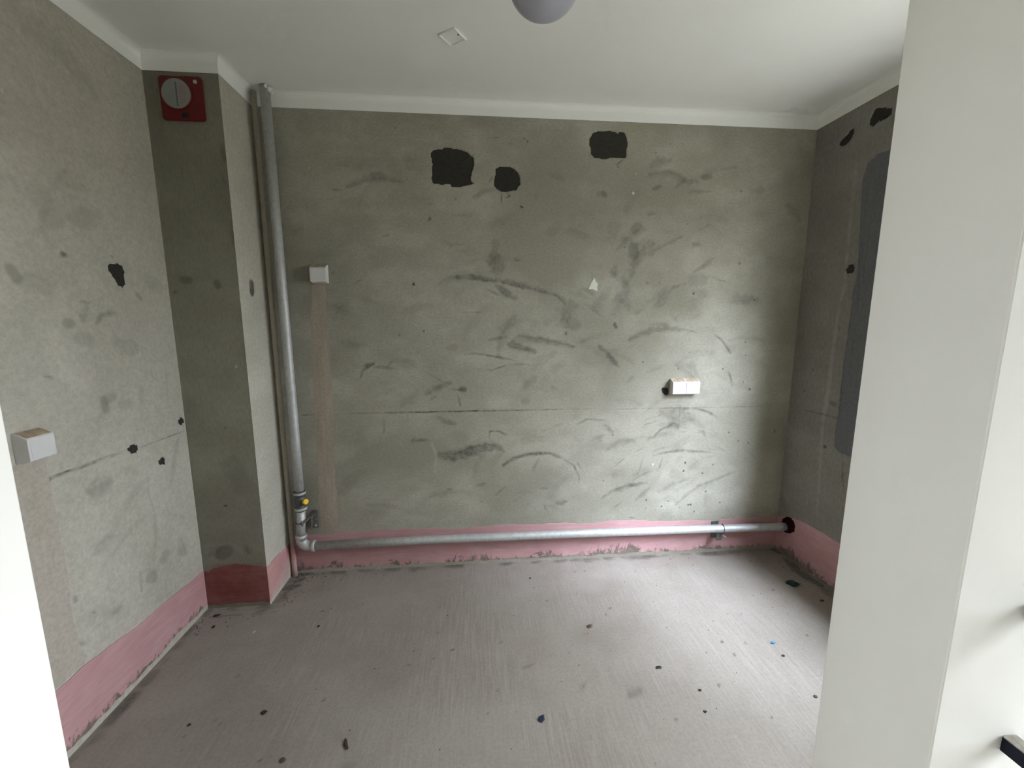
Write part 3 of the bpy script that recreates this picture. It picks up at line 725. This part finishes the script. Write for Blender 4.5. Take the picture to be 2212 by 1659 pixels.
# floor
def floor_marks():
    rnd = random.Random(3); mk = []
    for k in range(46):      # dirt swept against the walls
        x = rnd.uniform(-3.2, -.05); mk.append((((x, -rnd.uniform(0, .03)), (x + rnd.uniform(.03, .1), -rnd.uniform(0, .03))), rnd.uniform(.02, .06), rnd.uniform(.25, .7)))
    for k in range(26):
        t = rnd.random(); x = -3.19 + rnd.uniform(0, .05); y = -.29 + t * .29; mk.append((((x, y), (x + .03, y + rnd.uniform(.01, .04))), rnd.uniform(.015, .04), rnd.uniform(.3, .7)))
    for k in range(30):
        y = rnd.uniform(-1.1, -.3); x = XL + rnd.uniform(.0, .04); mk.append((((x, y), (x, y + .05)), rnd.uniform(.015, .05), rnd.uniform(.15, .45)))
    for k in range(16):
        x = rnd.uniform(-3.5, -3.15); y = YC - rnd.uniform(0, .14); mk.append((((x, y), (x + rnd.uniform(.03, .09), y + rnd.uniform(-.02, .02))), rnd.uniform(.01, .03), rnd.uniform(.2, .55)))
    for k in range(22):
        y = rnd.uniform(-.9, 0); mk.append((((-rnd.uniform(0, .05), y), (-rnd.uniform(0, .05), y + .05)), rnd.uniform(.03, .06), rnd.uniform(.4, .8)))
    mk += [(((-1.86, -.84), (-1.79, -.82)), .02, .35), (((-1.42, -1.02), (-1.36, -.99)), .04, .35), (((-1.62, -.98), (-1.58, -.93)), .03, .25), (((-2.55, -1.21), (-2.5, -1.2)), .04, .3)]
    for k in range(70):
        x = rnd.uniform(-3.4, -.1); y = rnd.uniform(-1.4, -.05); mk.append((((x, y), (x + .004, y + .004)), rnd.uniform(.006, .012), rnd.uniform(.4, .9)))
    return mk
fx = MB().box((XL - .2, YN, -.15), (WT, .2, -.012))
flo = link('floor', surface('floor', lin(XL, 0, .009), lin(YN, 0, .009), lambda u, v, d: (u, v, -d), floor_marks(), [], fx, False, .0016, ((60, 50), (40, 24))), M['floor']); struct(flo, 'bare grey-brown screed floor with brush marks')
struct(MB().box((-5.2, -6.2, -.15), (WT, YN, -.001)).build('floor_living', plain('living_floor', (.55,.52,.47), .5, .4, 0, .05)), 'living room floor')
struct(MB().box((-5.2, -6.2, H), (.4, .4, H + .15)).build('ceiling', M['ceiling']), 'white painted ceiling')

# back wall
bb = MB().box((-4.0, .0125, -.1), (.4, .25, H + .1))
wall_back = link('wall_back', surface('wall_back', lin(XC, 0, GR), lin(0, H, GR), back, MARKS_BACK + trowel(-3.0, -.2, .35, 2.5, 70, 11) + trowel(-1.7, -.3, .4, 2.3, 60, 12, .08, .24) + LEVEL(-3.12, -2.98) + LEVEL(-2.885, -1.3, 30, 1.014, .85) + LEVEL(-1.3, -.1, 20, 1.008, .35),
        [(p, .007) for p in PATCH_BACK] + [(HOLE_DBL, .011)], bb), M['wall']); struct(wall_back, 'grey cement back wall covered in dark trowel smears')
names = ['large dark mortar patch, squarish', 'small dark mortar patch with a thin drip below', 'wide dark mortar patch near the ceiling']
for i, p in enumerate(PATCH_BACK): poly_patch('mortar_patch', p, back, .0045, .0095, M['patch'], wall_back, names[i], i)
poly_patch('cable_hole', HOLE_DBL, back, .0095, .012, M['black'], wall_back, 'black round hole beside the double socket box', 9)
# filled cable chase under the left socket box: pieces of mortar strip
strip_patch('cable_chase', resample(CHASE_L, 40), resample(CHASE_R, 40), back, -.0008, .004, M['chase'], wall_back, 'brown mortar filled cable chase below the socket box')

# left wall
lb = MB().box((XL - .2, YF - .2, -.1), (XL - .0125, .2, H + .1))
wall_left = link('wall_left', surface('wall_left', lin(YF, YC, .0068), lin(0, H, .0068), left, MARKS_LEFT + trowel(-1.1, -.3, .4, 2.6, 30, 13, .05, .13) + LEVEL(-1.12, -.62, 12, 1.018, .8) + LEVEL(-.6, -.3, 8, 1.008, .45),
        [(p, .006) for p in PATCH_LEFT], lb, True, .0012, ((90, 130), (45, 60))), M['wall_left']); struct(wall_left, 'grey cement left wall with dark spots')
for i, p in enumerate(PATCH_LEFT): poly_patch('mortar_patch', p, left, .004, .0085, M['patch'], wall_left, ['tall dark mortar patch', 'round dark mortar spot on the level line', 'ragged dark mortar spot below the line', 'small dark mortar spot by the column'][i], 20 + i)
strip_patch('cable_chase', resample([(-1.10, 1.1), (-1.09, .8), (-1.10, .5), (-1.095, .285)], 30), resample([(-.985, 1.1), (-.98, .9), (-.975, .7), (-.985, .5), (-.97, .285)], 30), left, -.0006, .004, chase_mat('beige_chase_mortar', (.39,.355,.295), (.46,.42,.36), (.44,.405,.345)), wall_left, 'beige mortar strip below the socket box')

# column in the left corner
cb = MB().box((XL - .1, YC + .0125, -.1), (XC - .0125, .1, H + .1))
column = link('column', surface('column', lin(XL, XC, .0068), lin(0, H, .0068), colf, MARKS_COLUMN, [], cb), M['column']); struct(column, 'cement rendered column in the back left corner')
me = surface('column_side', lin(YC, 0, .0068), lin(0, H, .0068), cols, MARKS_COLUMN_SIDE, [], None, True)
o = link('side_face', me, M['wall_left'], column)
MB().tube([(-3.176, -.026, 0), (-3.176, -.026, 1.2), (-3.176, -.024, 2.74)], .0135, 14).build('plaster_ridge', concrete('pale_ridge_render', (.50,.46,.38), (.58,.54,.46), (.46,.42,.35), 1.7), column)['label'] = 'rendered-over thin pipe in the corner'
MB().tube([(-3.176, -.026, .0), (-3.176, -.026, .1), (-3.176, -.026, .19)], .0146, 14).build('ridge_foot', M['pink_worn'], column)['label'] = 'pink painted foot of the ridge'

# right wall with the window opening
rb = MB().box((.0125, WY1, -.1), (WT, .2, H + .1)).box((0, WY1, WZ0), (.0125, WY1 + .004, WZ1))
rb.box((0, WY0, -.1), (WT, WY1, WZ0)).box((0, WY0, WZ1), (WT, WY1, H + .1)).box((0, LY1, -.1), (WT, WY0, H + .1)).box((0, LY0, LZ1), (WT, LY1, H + .1)).box((0, -6.2, -.1), (WT, LY0, H + .1))
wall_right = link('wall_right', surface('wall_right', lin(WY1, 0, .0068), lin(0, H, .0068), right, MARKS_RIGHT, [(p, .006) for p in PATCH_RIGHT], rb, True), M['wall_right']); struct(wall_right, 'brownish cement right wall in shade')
for i, p in enumerate(PATCH_RIGHT): poly_patch('mortar_patch', p, right, .004, .0085, M['patch'], wall_right, ['slanted dark hole near the ceiling corner', 'wide dark mortar patch beside the jamb', 'small dark mortar spot'][i], 40 + i)
poly_patch('repair_patch', REPAIR + [(WY1 + .001, .82), (WY1 + .001, 2.39)], right, -.0014, .004, M['repair'], wall_right, 'blue-grey repair mortar beside the window', 50)
poly_patch('pipe_hole', HOLE_PIPE, right, -.0036, .004, plain('maroon_hole', (.022,.006,.006), .95, .05, 0, .3), wall_right, 'dark maroon hole where the pipe leaves', 51)

# window frame in the opening
wf = MB(); a, b = .08, .13
wf.box((a, WY0, WZ0), (b, WY0+.05, WZ1)).box((a, WY1-.05, WZ0), (b, WY1, WZ1)).box((a, WY0+.05, WZ0), (b, WY1-.05, WZ0+.05)).box((a, WY0+.05, WZ1-.05), (b, WY1-.05, WZ1))
win = struct(wf.build('window_1', M['alu']), 'white window frame in the right wall')
ym = WY0 + .52
MB().box((a + .005, ym - .02, WZ0 + .05), (b - .005, ym + .02, WZ1 - .05)).build('mullion', M['alu'], win)

# partition with the opening
pf = MB().box((XL - .2, YN, -.1), (OX0, YF, H + .1)).box((OX1, YN, -.1), (0, YF, H + .1)).box((OX0, YN, OZ), (OX1, YF, H + .1))
wfr = struct(pf.build('wall_front', M['white'], None, .0025), 'white painted partition around the opening'); wfr.data.materials.append(M['wall'])
for p in wfr.data.polygons:
    if p.normal.y > .5: p.material_index = 1      # bare cement on the kitchen side
# living room behind the camera
lv = MB().box((-5.2, -6.2, -.1), (-5.0, S0, H + .1)).box((-5.2, S1, -.1), (-5.0, YN, H + .1)).box((-5.2, S0, -.1), (-5.0, S1, S2)).box((-5.2, S0, S3), (-5.0, S1, H + .1)); struct(lv.build('wall_living_left', M['white']), 'living room side wall')
struct(MB().box((-5.0, -6.2, -.1), (0, -6.0, H + .1)).build('wall_living_back', M['white']), 'living room end wall')
struct(MB().box((-5.0, YN, -.1), (XL - .2, YF, H + .1)).build('wall_living_front', M['white']), 'living room front wall')

# white skim band under the ceiling, coved into it
def band(n, p0, p1, nrm, m0, m1):
    """m0/m1: mitre slope at each end (run along the wall per unit of projection)"""
    prof = [(0, H-.07), (.0025, H-.07), (.003, H-.032)]
    for k in range(7):
        q = math.pi/2 * k/6; prof.append((.003 + .028*(1-math.cos(q)), H - .032 + .0315*math.sin(q)))
    prof += [(.031, H+.002), (0, H+.002)]
    P0 = Vector((*p0, 0)); P1 = Vector((*p1, 0)); d = (P1-P0).normalized(); nv = Vector((*nrm, 0)); V = []
    for c, z in prof:
        V.append(P0 + d*c*m0 + nv*c + Vector((0,0,z))); V.append(P1 + d*c*m1 + nv*c + Vector((0,0,z)))
    k = len(prof); F = [(2*i, 2*i+1, 2*((i+1)%k)+1, 2*((i+1)%k)) for i in range(k)] + [tuple(2*i for i in range(k)), tuple(2*i+1 for i in reversed(range(k)))]
    mb = MB(); mb.add(V, F); o = mb.build('trim_%d' % n, M['ceiling']); struct(o, 'white skim band below the ceiling')
    for p in o.data.polygons: p.use_smooth = False
band(1, (XL, YF), (XL, YC), (1, 0), 0, -1)
band(2, (XL, YC), (XC, YC), (0, -1), 1, 1)
band(3, (XC, YC), (XC, 0), (1, 0), -1, -1)
band(4, (XC, 0), (0, 0), (0, -1), 1, -1)
band(5, (0, 0), (0, YF), (-1, 0), 1, 0)

# pink waterproofing bands along the wall feet
def pink(name, top, place, lo, mat, label, seed, off=-.002):
    rnd = random.Random(seed); top = sorted(top); us = []; ts = []
    for (a, ta), (b, tb) in zip(top[:-1], top[1:]):
        k = max(2, int((b - a) / .02))
        for i in range(k):
            t = i / k; us.append(a + (b-a)*t); ts.append(ta + (tb-ta)*(t*t*(3-2*t)) + rnd.uniform(-.0025, .0025))
    us.append(top[-1][0]); ts.append(top[-1][1]); bs = [lo * (.5 + rnd.random()) for _ in us]
    for i in range(1, len(bs)): bs[i] = .6 * bs[i-1] + .4 * bs[i]
    V = []; F = []; n = len(us); rows = 7
    for j in range(rows):
        for u, t, b in zip(us, ts, bs): V.append(place(u, b + (t-b)*j/(rows-1), off))
    for j in range(rows-1):
        for i in range(n-1): F.append((j*n+i, j*n+i+1, (j+1)*n+i+1, (j+1)*n+i))
    base = len(V)
    for u, t, b in zip(us, ts, bs): V.append(place(u, b, .003))
    for u, t, b in zip(us, ts, bs): V.append(place(u, t, .003))
    for i in range(n-1):
        F.append((i, i+1, base+i+1, base+i)); F.append(((rows-1)*n+i, (rows-1)*n+i+1, base+n+i+1, base+n+i))
    mb = MB(); mb.add(V, F); o = mb.build(name, mat); struct(o, label); return o
pk = [(-3.199, .232)] + [p for p in PINK_BACK if p[0] < -.05] + [(0, .24)]
pink('baseboard_back', pk, back, .024, M['pink'], 'pink waterproofing paint along the back wall foot', 1)
pink('baseboard_left', [p for p in PINK_LEFT] + [(YF, .28)], left, .03, M['pink'], 'pink waterproofing paint along the left wall foot', 2)
pink('baseboard_column', [(XL, .222)] + PINK_COL[1:] + [(XC, .231)], colf, .02, M['pink_shaded'], 'scraped pink paint on the column foot, darkened as in shade', 3)
pink('baseboard_column_side', [(YC, .232)] + PINK_COLR[1:] + [(0, .21)], cols, .02, M['pink_worn'], 'scraped pink paint on the column side', 4)
pink('baseboard_right', [(WY1, .31)] + PINK_RIGHT + [(-.08, .27), (0, .243)], right, .02, M['pink'], 'pink waterproofing paint along the right wall foot', 5)

# ------------------------------------------------------------------ gas pipe run
PX, PY, PZ, PR = -3.094, -.062, .212, .0245
gp = tag(empty('gas_pipe', (PX, PY, 0)), 'galvanised steel gas pipe running down the left corner and along the back wall', 'pipe')
def g(mb, name, mat, parent=gp, bevel=0):
    o = mb.build(name, mat, parent, bevel); o.matrix_parent_inverse = Matrix.Translation((-PX, -PY, 0)) if parent is gp else Matrix.Identity(4)
    return o
g(MB().tube([(PX - .006, PY - .004, H - .004), (PX - .002, PY, 1.6), (PX + .001, PY, .9), (PX, PY, .55)], PR, 24), 'riser', M['galv'])
vb = MB().lathe([(.026, .44), (.031, .445), (.031, .468), (.028, .472), (.028, .482), (.031, .488), (.034, .50), (.031, .522), (.028, .528), (.028, .538), (.033, .542), (.033, .562), (.027, .566)], (PX, PY, 0), 'Z', 24)
valve = g(vb, 'valve_body', M['valve'])
d = Vector((.80, -.58, .12)).normalized()
st = MB().tube([Vector((PX, PY, .501)) + d*.025, Vector((PX, PY, .503)) + d*.048], .011, 14); g(st, 'valve_stem', M['valve'])
cap = MB().tube([Vector((PX, PY, .503)) + d*t for t in (.044, .046, .058, .061)], [.010, .0165, .0165, .013], 18); g(cap, 'valve_cap', M['yellow'])['label'] = 'yellow plastic valve cap'
for z in (.455, .553): g(MB().lathe([(.031, z-.008), (.0345, z-.006), (.0345, z+.006), (.031, z+.008)], (PX, PY, 0), 'Z', 24), 'union_ring', M['galv'])
g(MB().tube([(PX, PY, .445), (PX - .006, PY, .36), (PX - .012, PY, .285)], PR, 24), 'lower_riser', M['galv'])
EX = PX - .012
path = [(EX, PY, .275), (EX, PY, PZ + .045)] + [(EX + .045*(1-math.cos(q)), PY, PZ + .045 - .045*math.sin(q)) for q in [math.pi/2*k/8 for k in range(9)]] + [(EX + .07, PY, PZ)]
g(MB().tube(path, .0285, 24), 'elbow', M['galv'])
g(MB().lathe([(.0285, .268), (.033, .27), (.033, .286), (.0285, .289)], (EX, PY, 0), 'Z', 24), 'elbow_ring', M['galv'])
g(MB().lathe([(.0285, EX + .058), (.033, EX + .06), (.033, EX + .076), (.0285, EX + .079)], (0, PY, PZ), 'X', 24), 'elbow_ring', M['galv'])
g(MB().tube([(EX + .07, PY, PZ), (-2.4, PY, .217), (-1.5, PY, .213), (-.7, PY, .205), (-.05, PY - .012, .201), (.011, PY - .014, .201)], PR + .001, 24), 'horizontal_run', M['galv'])
# crumbs of white plaster where the riser meets the ceiling
pc = MB(); rnd = random.Random(8)
for k in range(5):
    q = math.radians(-60 + 32*k); r0 = .030; c = Vector((PX - .006 + r0*math.cos(q), PY + r0*math.sin(q), H - .012 - .01*(k % 2)))
    s = .008 + .004*rnd.random(); pc.lathe([(s*.3, -s), (s, -.3*s), (s*.9, s*.5), (s*.3, s*1.4)], c, 'Z', 6)
g(pc, 'plaster_crumbs', M['white'])

# strut bracket on the riser
br = tag(empty('pipe_bracket', (-3.04, -.004, .36)), 'dark steel strut bracket clamping the gas riser above the elbow', 'bracket')
def place_part(mb, name, mat, root, bevel=0):
    o = mb.build(name, mat, root, bevel); o.matrix_parent_inverse = Matrix.Translation(-Vector(root.location)); return o
place_part(MB().box((-3.056, -.006, .300), (-3.022, -.0015, .415)), 'wall_plate', M['steel'], br, .001)
place_part(MB().box((-3.058, -.030, .300), (-3.053, -.004, .385)), 'side_flange', M['steel'], br, .001)
arm = MB(); A = Vector((-3.028, -.008, .408)); B = Vector((-3.078, -.098, .378)); t = (B-A).normalized(); up = Vector((0,0,1)); sd = t.cross(up).normalized()
V = []
for p in (A, B):
    for s1, s2 in ((-1,-1),(1,-1),(1,1),(-1,1)): V.append(p + sd*.0125*s1 + Vector((0,0,.0022))*s2)
arm.add(V, [(0,1,2,3),(7,6,5,4),(0,4,5,1),(1,5,6,2),(2,6,7,3),(3,7,4,0)])
V = []
for p in (A, B):
    for s1, s2 in ((.8,-1),(1,-1),(1,1),(.8,1)): V.append(p + sd*.0125*s1 + Vector((0,0,.009))*s2 - Vector((0,0,.007)))
arm.add(V, [(0,1,2,3),(7,6,5,4),(0,4,5,1),(1,5,6,2),(2,6,7,3),(3,7,4,0)])
place_part(arm, 'arm', M['steel'], br)
cl = MB().tube([(PX - .006 + .0275*math.cos(q), PY + .0275*math.sin(q), .368) for q in [2*math.pi*k/24 for k in range(25)]], .0028, 8, False); place_part(cl, 'clamp_ring', M['steel'], br)
place_part(MB().lathe([(.007, -.016), (.007, -.006)], (-3.036, 0, .318), 'Y', 6), 'bolt', M['bright'], br)
place_part(MB().lathe([(.0055, .360), (.0055, .389)], (-3.078, -.097, 0), 'Z', 6), 'bolt', M['steel'], br)

# hook bracket on the horizontal run
hb = tag(empty('pipe_clip', (-.455, -.004, .14)), 'small steel clip holding the horizontal gas pipe near the right corner', 'bracket')
place_part(MB().box((-.475, -.0055, .105), (-.425, -.0015, .225)), 'wall_plate', M['steel'], hb, .001)
place_part(MB().box((-.472, -.060, .165), (-.432, -.005, .170)), 'shelf', M['steel'], hb, .001)
place_part(MB().box((-.472, -.062, .118), (-.432, -.058, .170)), 'front_flange', M['steel'], hb, .001)
ring = [(-.437, PY + .0285*math.cos(q), .203 + .0285*math.sin(q)) for q in [math.radians(80 + 250*k/20) for k in range(21)]]
place_part(MB().tube(ring, .003, 8), 'hook', M['black'], hb)
place_part(MB().box((-.440, -.100, .158), (-.424, -.074, .161)).box((-.428, -.100, .150), (-.424, -.074, .160)), 'hook_tab', M['bright'], hb, .0008)

# ------------------------------------------------------------------ socket boxes
def socket(loc, rz, label, group=None, wd=.0865):
    r = empty('socket_box', loc); r.rotation_euler = (0, 0, rz); tag(r, label, 'socket', group)
    h = wd / 2
    # side profile (y out of the wall is negative): base .1 high, sloping top
    prof = [(0, -.049), (-.010, -.049), (-.042, -.044), (-.046, -.040), (-.046, .029), (-.042, .034), (-.020, .046), (-.006, .051), (0, .051)]
    k = len(prof); mb = MB(); V = []
    for s in (-h, h):
        for y, z in prof: V.append((s, y, z))
    side = [(i, (i+1)%k, k+(i+1)%k, k+i) for i in range(k)]
    mb.add(V, side + [tuple(range(k)), tuple(reversed(range(k, 2*k)))])
    o = mb.build('housing', M['socket'], r, .0015)
    # dust lying on the sloping top
    V = []
    for s in (-h+.004, h-.004):
        for y, z in prof[5:8]: V.append((s, y, z + .0006))
    for s in (-h+.004, h-.004):
        for y, z in prof[5:8]: V.append((s, y, z - .001))
    q = MB(); q.add(V, [(0,1,4,3),(1,2,5,4),(6,9,10,7),(7,10,11,8),(0,3,9,6),(2,8,11,5),(0,6,7,1),(1,7,8,2),(3,4,10,9),(4,5,11,10)])
    q.build('dust_layer', M['dust'], r)
    MB().box((-h+.007, -.0472, -.036), (h-.007, -.0455, .026)).build('cover_plate', M['socket'], r, .0012)
    return r
socket((-2.909, 0, 1.820), 0, 'single white socket box high on the back wall beside the gas riser', 'white plastic socket boxes')
socket((-.7783, 0, 1.148), 0, 'left one of the two adjoining white socket boxes on the back wall', 'white plastic socket boxes')
socket((-.6893, 0, 1.148), 0, 'right one of the two adjoining white socket boxes on the back wall', 'white plastic socket boxes')
socket((XL, -1.030, 1.152), math.radians(90), 'single white socket box with dusty top on the left wall', 'white plastic socket boxes')

# ------------------------------------------------------------------ red flue collar on the column
ex = tag(empty('flue_collar', (-3.362, YC, 2.565)), 'red square flue collar with round grey covered opening on the column', 'vent')
def rrect(x0, x1, z0, z1, r, y0, y1, mb):
    P = []
    for cx, cz, a0 in ((x1-r, z1-r, 0), (x0+r, z1-r, 90), (x0+r, z0+r, 180), (x1-r, z0+r, 270)):
        for k in range(6): q = math.radians(a0 + 90*k/5); P.append((cx + r*math.cos(q), cz + r*math.sin(q)))
    n = len(P); mb.add([(x, y0, z) for x, z in P] + [(x, y1, z) for x, z in P], [tuple(range(n)), tuple(reversed(range(n, 2*n)))] + [(i, n+i, n+(i+1)%n, (i+1)%n) for i in range(n)]); return mb
E0 = Vector(ex.location)
rrect(-.092, .092, -.093, .093, .014, -.012, .0, MB()).build('plate', M['red'], ex, .003)
MB().lathe([(.064, -.011), (.069, -.012), (.069, -.0155), (.066, -.017), (.063, -.015)], (-.020, 0, .018), 'Y', 40, False).build('rim', M['red'], ex)
dsc = MB().lathe([(.0645, -.0115), (.0645, -.0148)], (-.020, 0, .018), 'Y', 40).build('cover_disc', M['disc'], ex)
MB().box((-.021, -.0156, -.034), (-.015, -.0144, .066)).build('crease', M['disc_line'], dsc)
pr = MB()
for k in range(7): pr.box((-.006, -.0157, .052 - .011*k - .006), (-.006 + .032 - .003*abs(k-3), -.0144, .052 - .011*k))
pr.build('print_lines', M['pinkprint'], dsc)
MB().lathe([(.0085, -.015), (.0085, -.011)], (.066, 0, .070), 'Y', 16).build('bolt_hole', plain('pale_hole', (.42,.42,.38), .8, .2), ex)
rrect(-.006, .022, -.082, -.062, .007, -.0135, -.011, MB()).build('latch_slot', M['black'], ex)

# ------------------------------------------------------------------ ceiling: lamp and box cover
lm = tag(empty('ceiling_lamp', (-1.795, -.93, H)), 'frosted grey dome lamp hanging under the white ceiling', 'lamp')
MB().lathe([(.10, -.002), (.105, -.006), (.105, -.028), (.098, -.034)], (0, 0, 0), 'Z', 40).build('base', M['lampbase'], lm)
MB().lathe([(.094, -.030)] + [(.120*math.cos(math.radians(a)), -.070 - .098*math.sin(math.radians(a))) for a in range(-25, 91, 8)] + [(.003, -.168)], (0, 0, 0), 'Z', 48).build('dome', M['frost'], lm)
cp = tag(empty('ceiling_box_cover', (-2.121, -.522, H)), 'small white square box cover set skewed into the ceiling', 'cover'); cp.rotation_euler = (0, 0, math.radians(55))
s = .043; mb = MB()
for a0, a1, b0, b1 in ((-s, s, -s, -s+.006), (-s, s, s-.006, s), (-s, -s+.006, -s+.006, s-.006), (s-.006, s, -s+.006, s-.006)): mb.box((a0, b0, -.007), (a1, b1, .0))
mb.build('rim', M['ceiling'], cp, .001)
MB().box((-s+.006, -s+.006, -.0025), (s-.006, s-.006, 0)).build('plate', M['ceiling'], cp)
MB().lathe([(.004, -.0038), (.004, -.002)], (.0, -.030, 0), 'Z', 10).build('screw_hole', M['black'], cp)

# ------------------------------------------------------------------ torn paper on the wall
sp = poly_patch('paper_scrap', SCRAP, back, -.0028, -.0012, M['paper'], None, None, 77)
tag(sp, 'torn white paper scrap stuck to the middle of the back wall', 'paper')

# ------------------------------------------------------------------ bar stubs on the partition, right of the opening
for z, x0, lab in ((.8865, -1.208, 'dark square bar with worn grey top sticking out of the white wall at lower right'), (1.121, -1.212, 'short grey-topped bar stub at the right picture edge above the dark bar')):
    b = tag(empty('bar_stub', (x0 + .012, YN, z)), lab, 'bar', 'bar stubs beside the opening')
    MB().box((-.012, -.085, -.014), (.012, 0, .011)).build('bar', M['navy'], b, .0015)
    MB().box((-.0118, -.085, .011), (.0118, -.001, .0135)).build('top_strip', M['greytop'], b, .0005)

# ------------------------------------------------------------------ debris on the floor
def flake(key, size, col, label, name='debris_flake', cat='debris', flat=.25, seed=0, long=1.0):
    rnd = random.Random(seed + 100); x, y = DEB[key]; n = 8; P = []; ang = rnd.uniform(0, 6.28)
    for k in range(n):
        q = 2*math.pi*k/n; r = size * rnd.uniform(.55, 1.0); px, py = r*math.cos(q)*long, r*math.sin(q)/long**.5
        P.append((px*math.cos(ang) - py*math.sin(ang), px*math.sin(ang) + py*math.cos(ang)))
    h = size * flat; V = [(a*.85, b*.85, 0) for a, b in P] + [(a, b, h*rnd.uniform(.3, .7)) for a, b in P] + [(a*.55, b*.55, h*rnd.uniform(.8, 1.2)) for a, b in P]
    F = [tuple(reversed(range(n))), tuple(range(2*n, 3*n))] + [(j*n+i, j*n+(i+1)%n, (j+1)*n+(i+1)%n, (j+1)*n+i) for j in (0, 1) for i in range(n)]
    mb = MB(); mb.add(V, F); o = mb.build(name, col, None, 0, (x, y, .0012)); tag(o, label, cat, 'debris on the floor'); return o
D = {k: plain(k + '_debris', c, .7, .3, 0, .2, 200) for k, c in dict(brown=(.09,.065,.045), dark=(.030,.027,.024), navy=(.012,.022,.045), blue=(.03,.19,.33), teal=(.008,.032,.034), twig=(.05,.04,.028), pale=(.6,.58,.54)).items()}
flake('a', .017, D['brown'], 'brown leaf-like flake near the middle of the floor', seed=1, long=1.4)
flake('b', .018, D['navy'], 'dark navy plastic scrap on the floor at the bottom centre', seed=2, long=1.3)
flake('c', .014, D['dark'], 'dark flake on the floor right of the brown one', seed=3, long=1.5)
flake('d', .0125, D['blue'], 'bright blue paint chip on the sunlit floor near the right jamb', 'paint_chip', 'paint chip', seed=4, long=1.1)
flake('e', .009, D['dark'], 'tiny dark crumb just right of the bright blue chip', seed=5)
flake('g', .008, D['navy'], 'tiny blue crumb on the bright floor left of the jamb foot', seed=6)
flake('f', .008, D['dark'], 'tiny grey crumb behind the tiny blue crumb', seed=7)
flake('h', .011, D['brown'], 'small brown crumb right beside the white jamb edge', seed=8)
flake('i', .040, D['teal'], 'large dark teal rubbish lump in the shaded right corner', 'rubbish_lump', 'rubbish', .55, 23, 1.05)
flake('j', .015, D['dark'], 'dark crumb alone on the left foreground floor', seed=10)
flake('k', .010, D['dark'], 'small dark crumb nearest the left white jamb', seed=11)
flake('l', .013, D['brown'], 'brown crumb at the bottom edge of the floor, left of centre', seed=12)
flake('m', .014, D['dark'], 'dark flake on the floor just in front of the column', seed=13, long=1.6)
flake('n', .012, D['dark'], 'second dark flake in front of the column, farther out', seed=14, long=1.5)
flake('o', .010, D['dark'], 'dark crumb on the floor below the gas pipe elbow', seed=15)
flake('p', .014, D['twig'], 'thin brown twig on the foreground floor', 'twig', 'twig', .3, 16, 2.2)
flake('u', .013, D['dark'], 'dark flake in the shade against the right wall foot', seed=17)
flake('z', .008, D['pale'], 'pale chip on the floor right of the column', seed=18, long=1.5)
flake('t', .009, D['dark'], 'dark crumb close to the middle of the back wall', seed=19)
# loose grit along the wall feet
gr = MB(); rnd = random.Random(12)
def grain(x, y, s):
    V = [(x + s*a*rnd.uniform(.6, 1.2), y + s*b*rnd.uniform(.6, 1.2), .0008 + s*c) for a, b, c in ((1,0,0),(0,1,0),(-1,0,0),(0,-1,0),(0,0,.8))]
    gr.add(V, [(0,1,4),(1,2,4),(2,3,4),(3,0,4),(3,2,1,0)])
for k in range(90): grain(XC + .03 + rnd.expovariate(6) , -rnd.expovariate(22) - .008, rnd.uniform(.001, .0042))
for k in range(50): grain(-3.17 + rnd.uniform(0, .06) + rnd.expovariate(30), rnd.uniform(-.32, 0), rnd.uniform(.001, .0042))
for k in range(40): grain(XL + .02 + rnd.expovariate(12), rnd.uniform(-.5, YC - .01), rnd.uniform(.001, .0042))
for k in range(90): grain(-rnd.expovariate(9) - .01, rnd.uniform(-.7, -.01), rnd.uniform(.001, .0042))
for k in range(110): grain(rnd.uniform(-3.3, -.2), rnd.uniform(-1.3, -.03), rnd.uniform(.001, .0035))
go = gr.build('loose_grit', plain('grit', (.05,.045,.038), .9, .2, 0, .3, 100)); go['kind'] = 'stuff'; go['label'] = 'fine dark grit scattered along the wall feet'; go['category'] = 'grit'
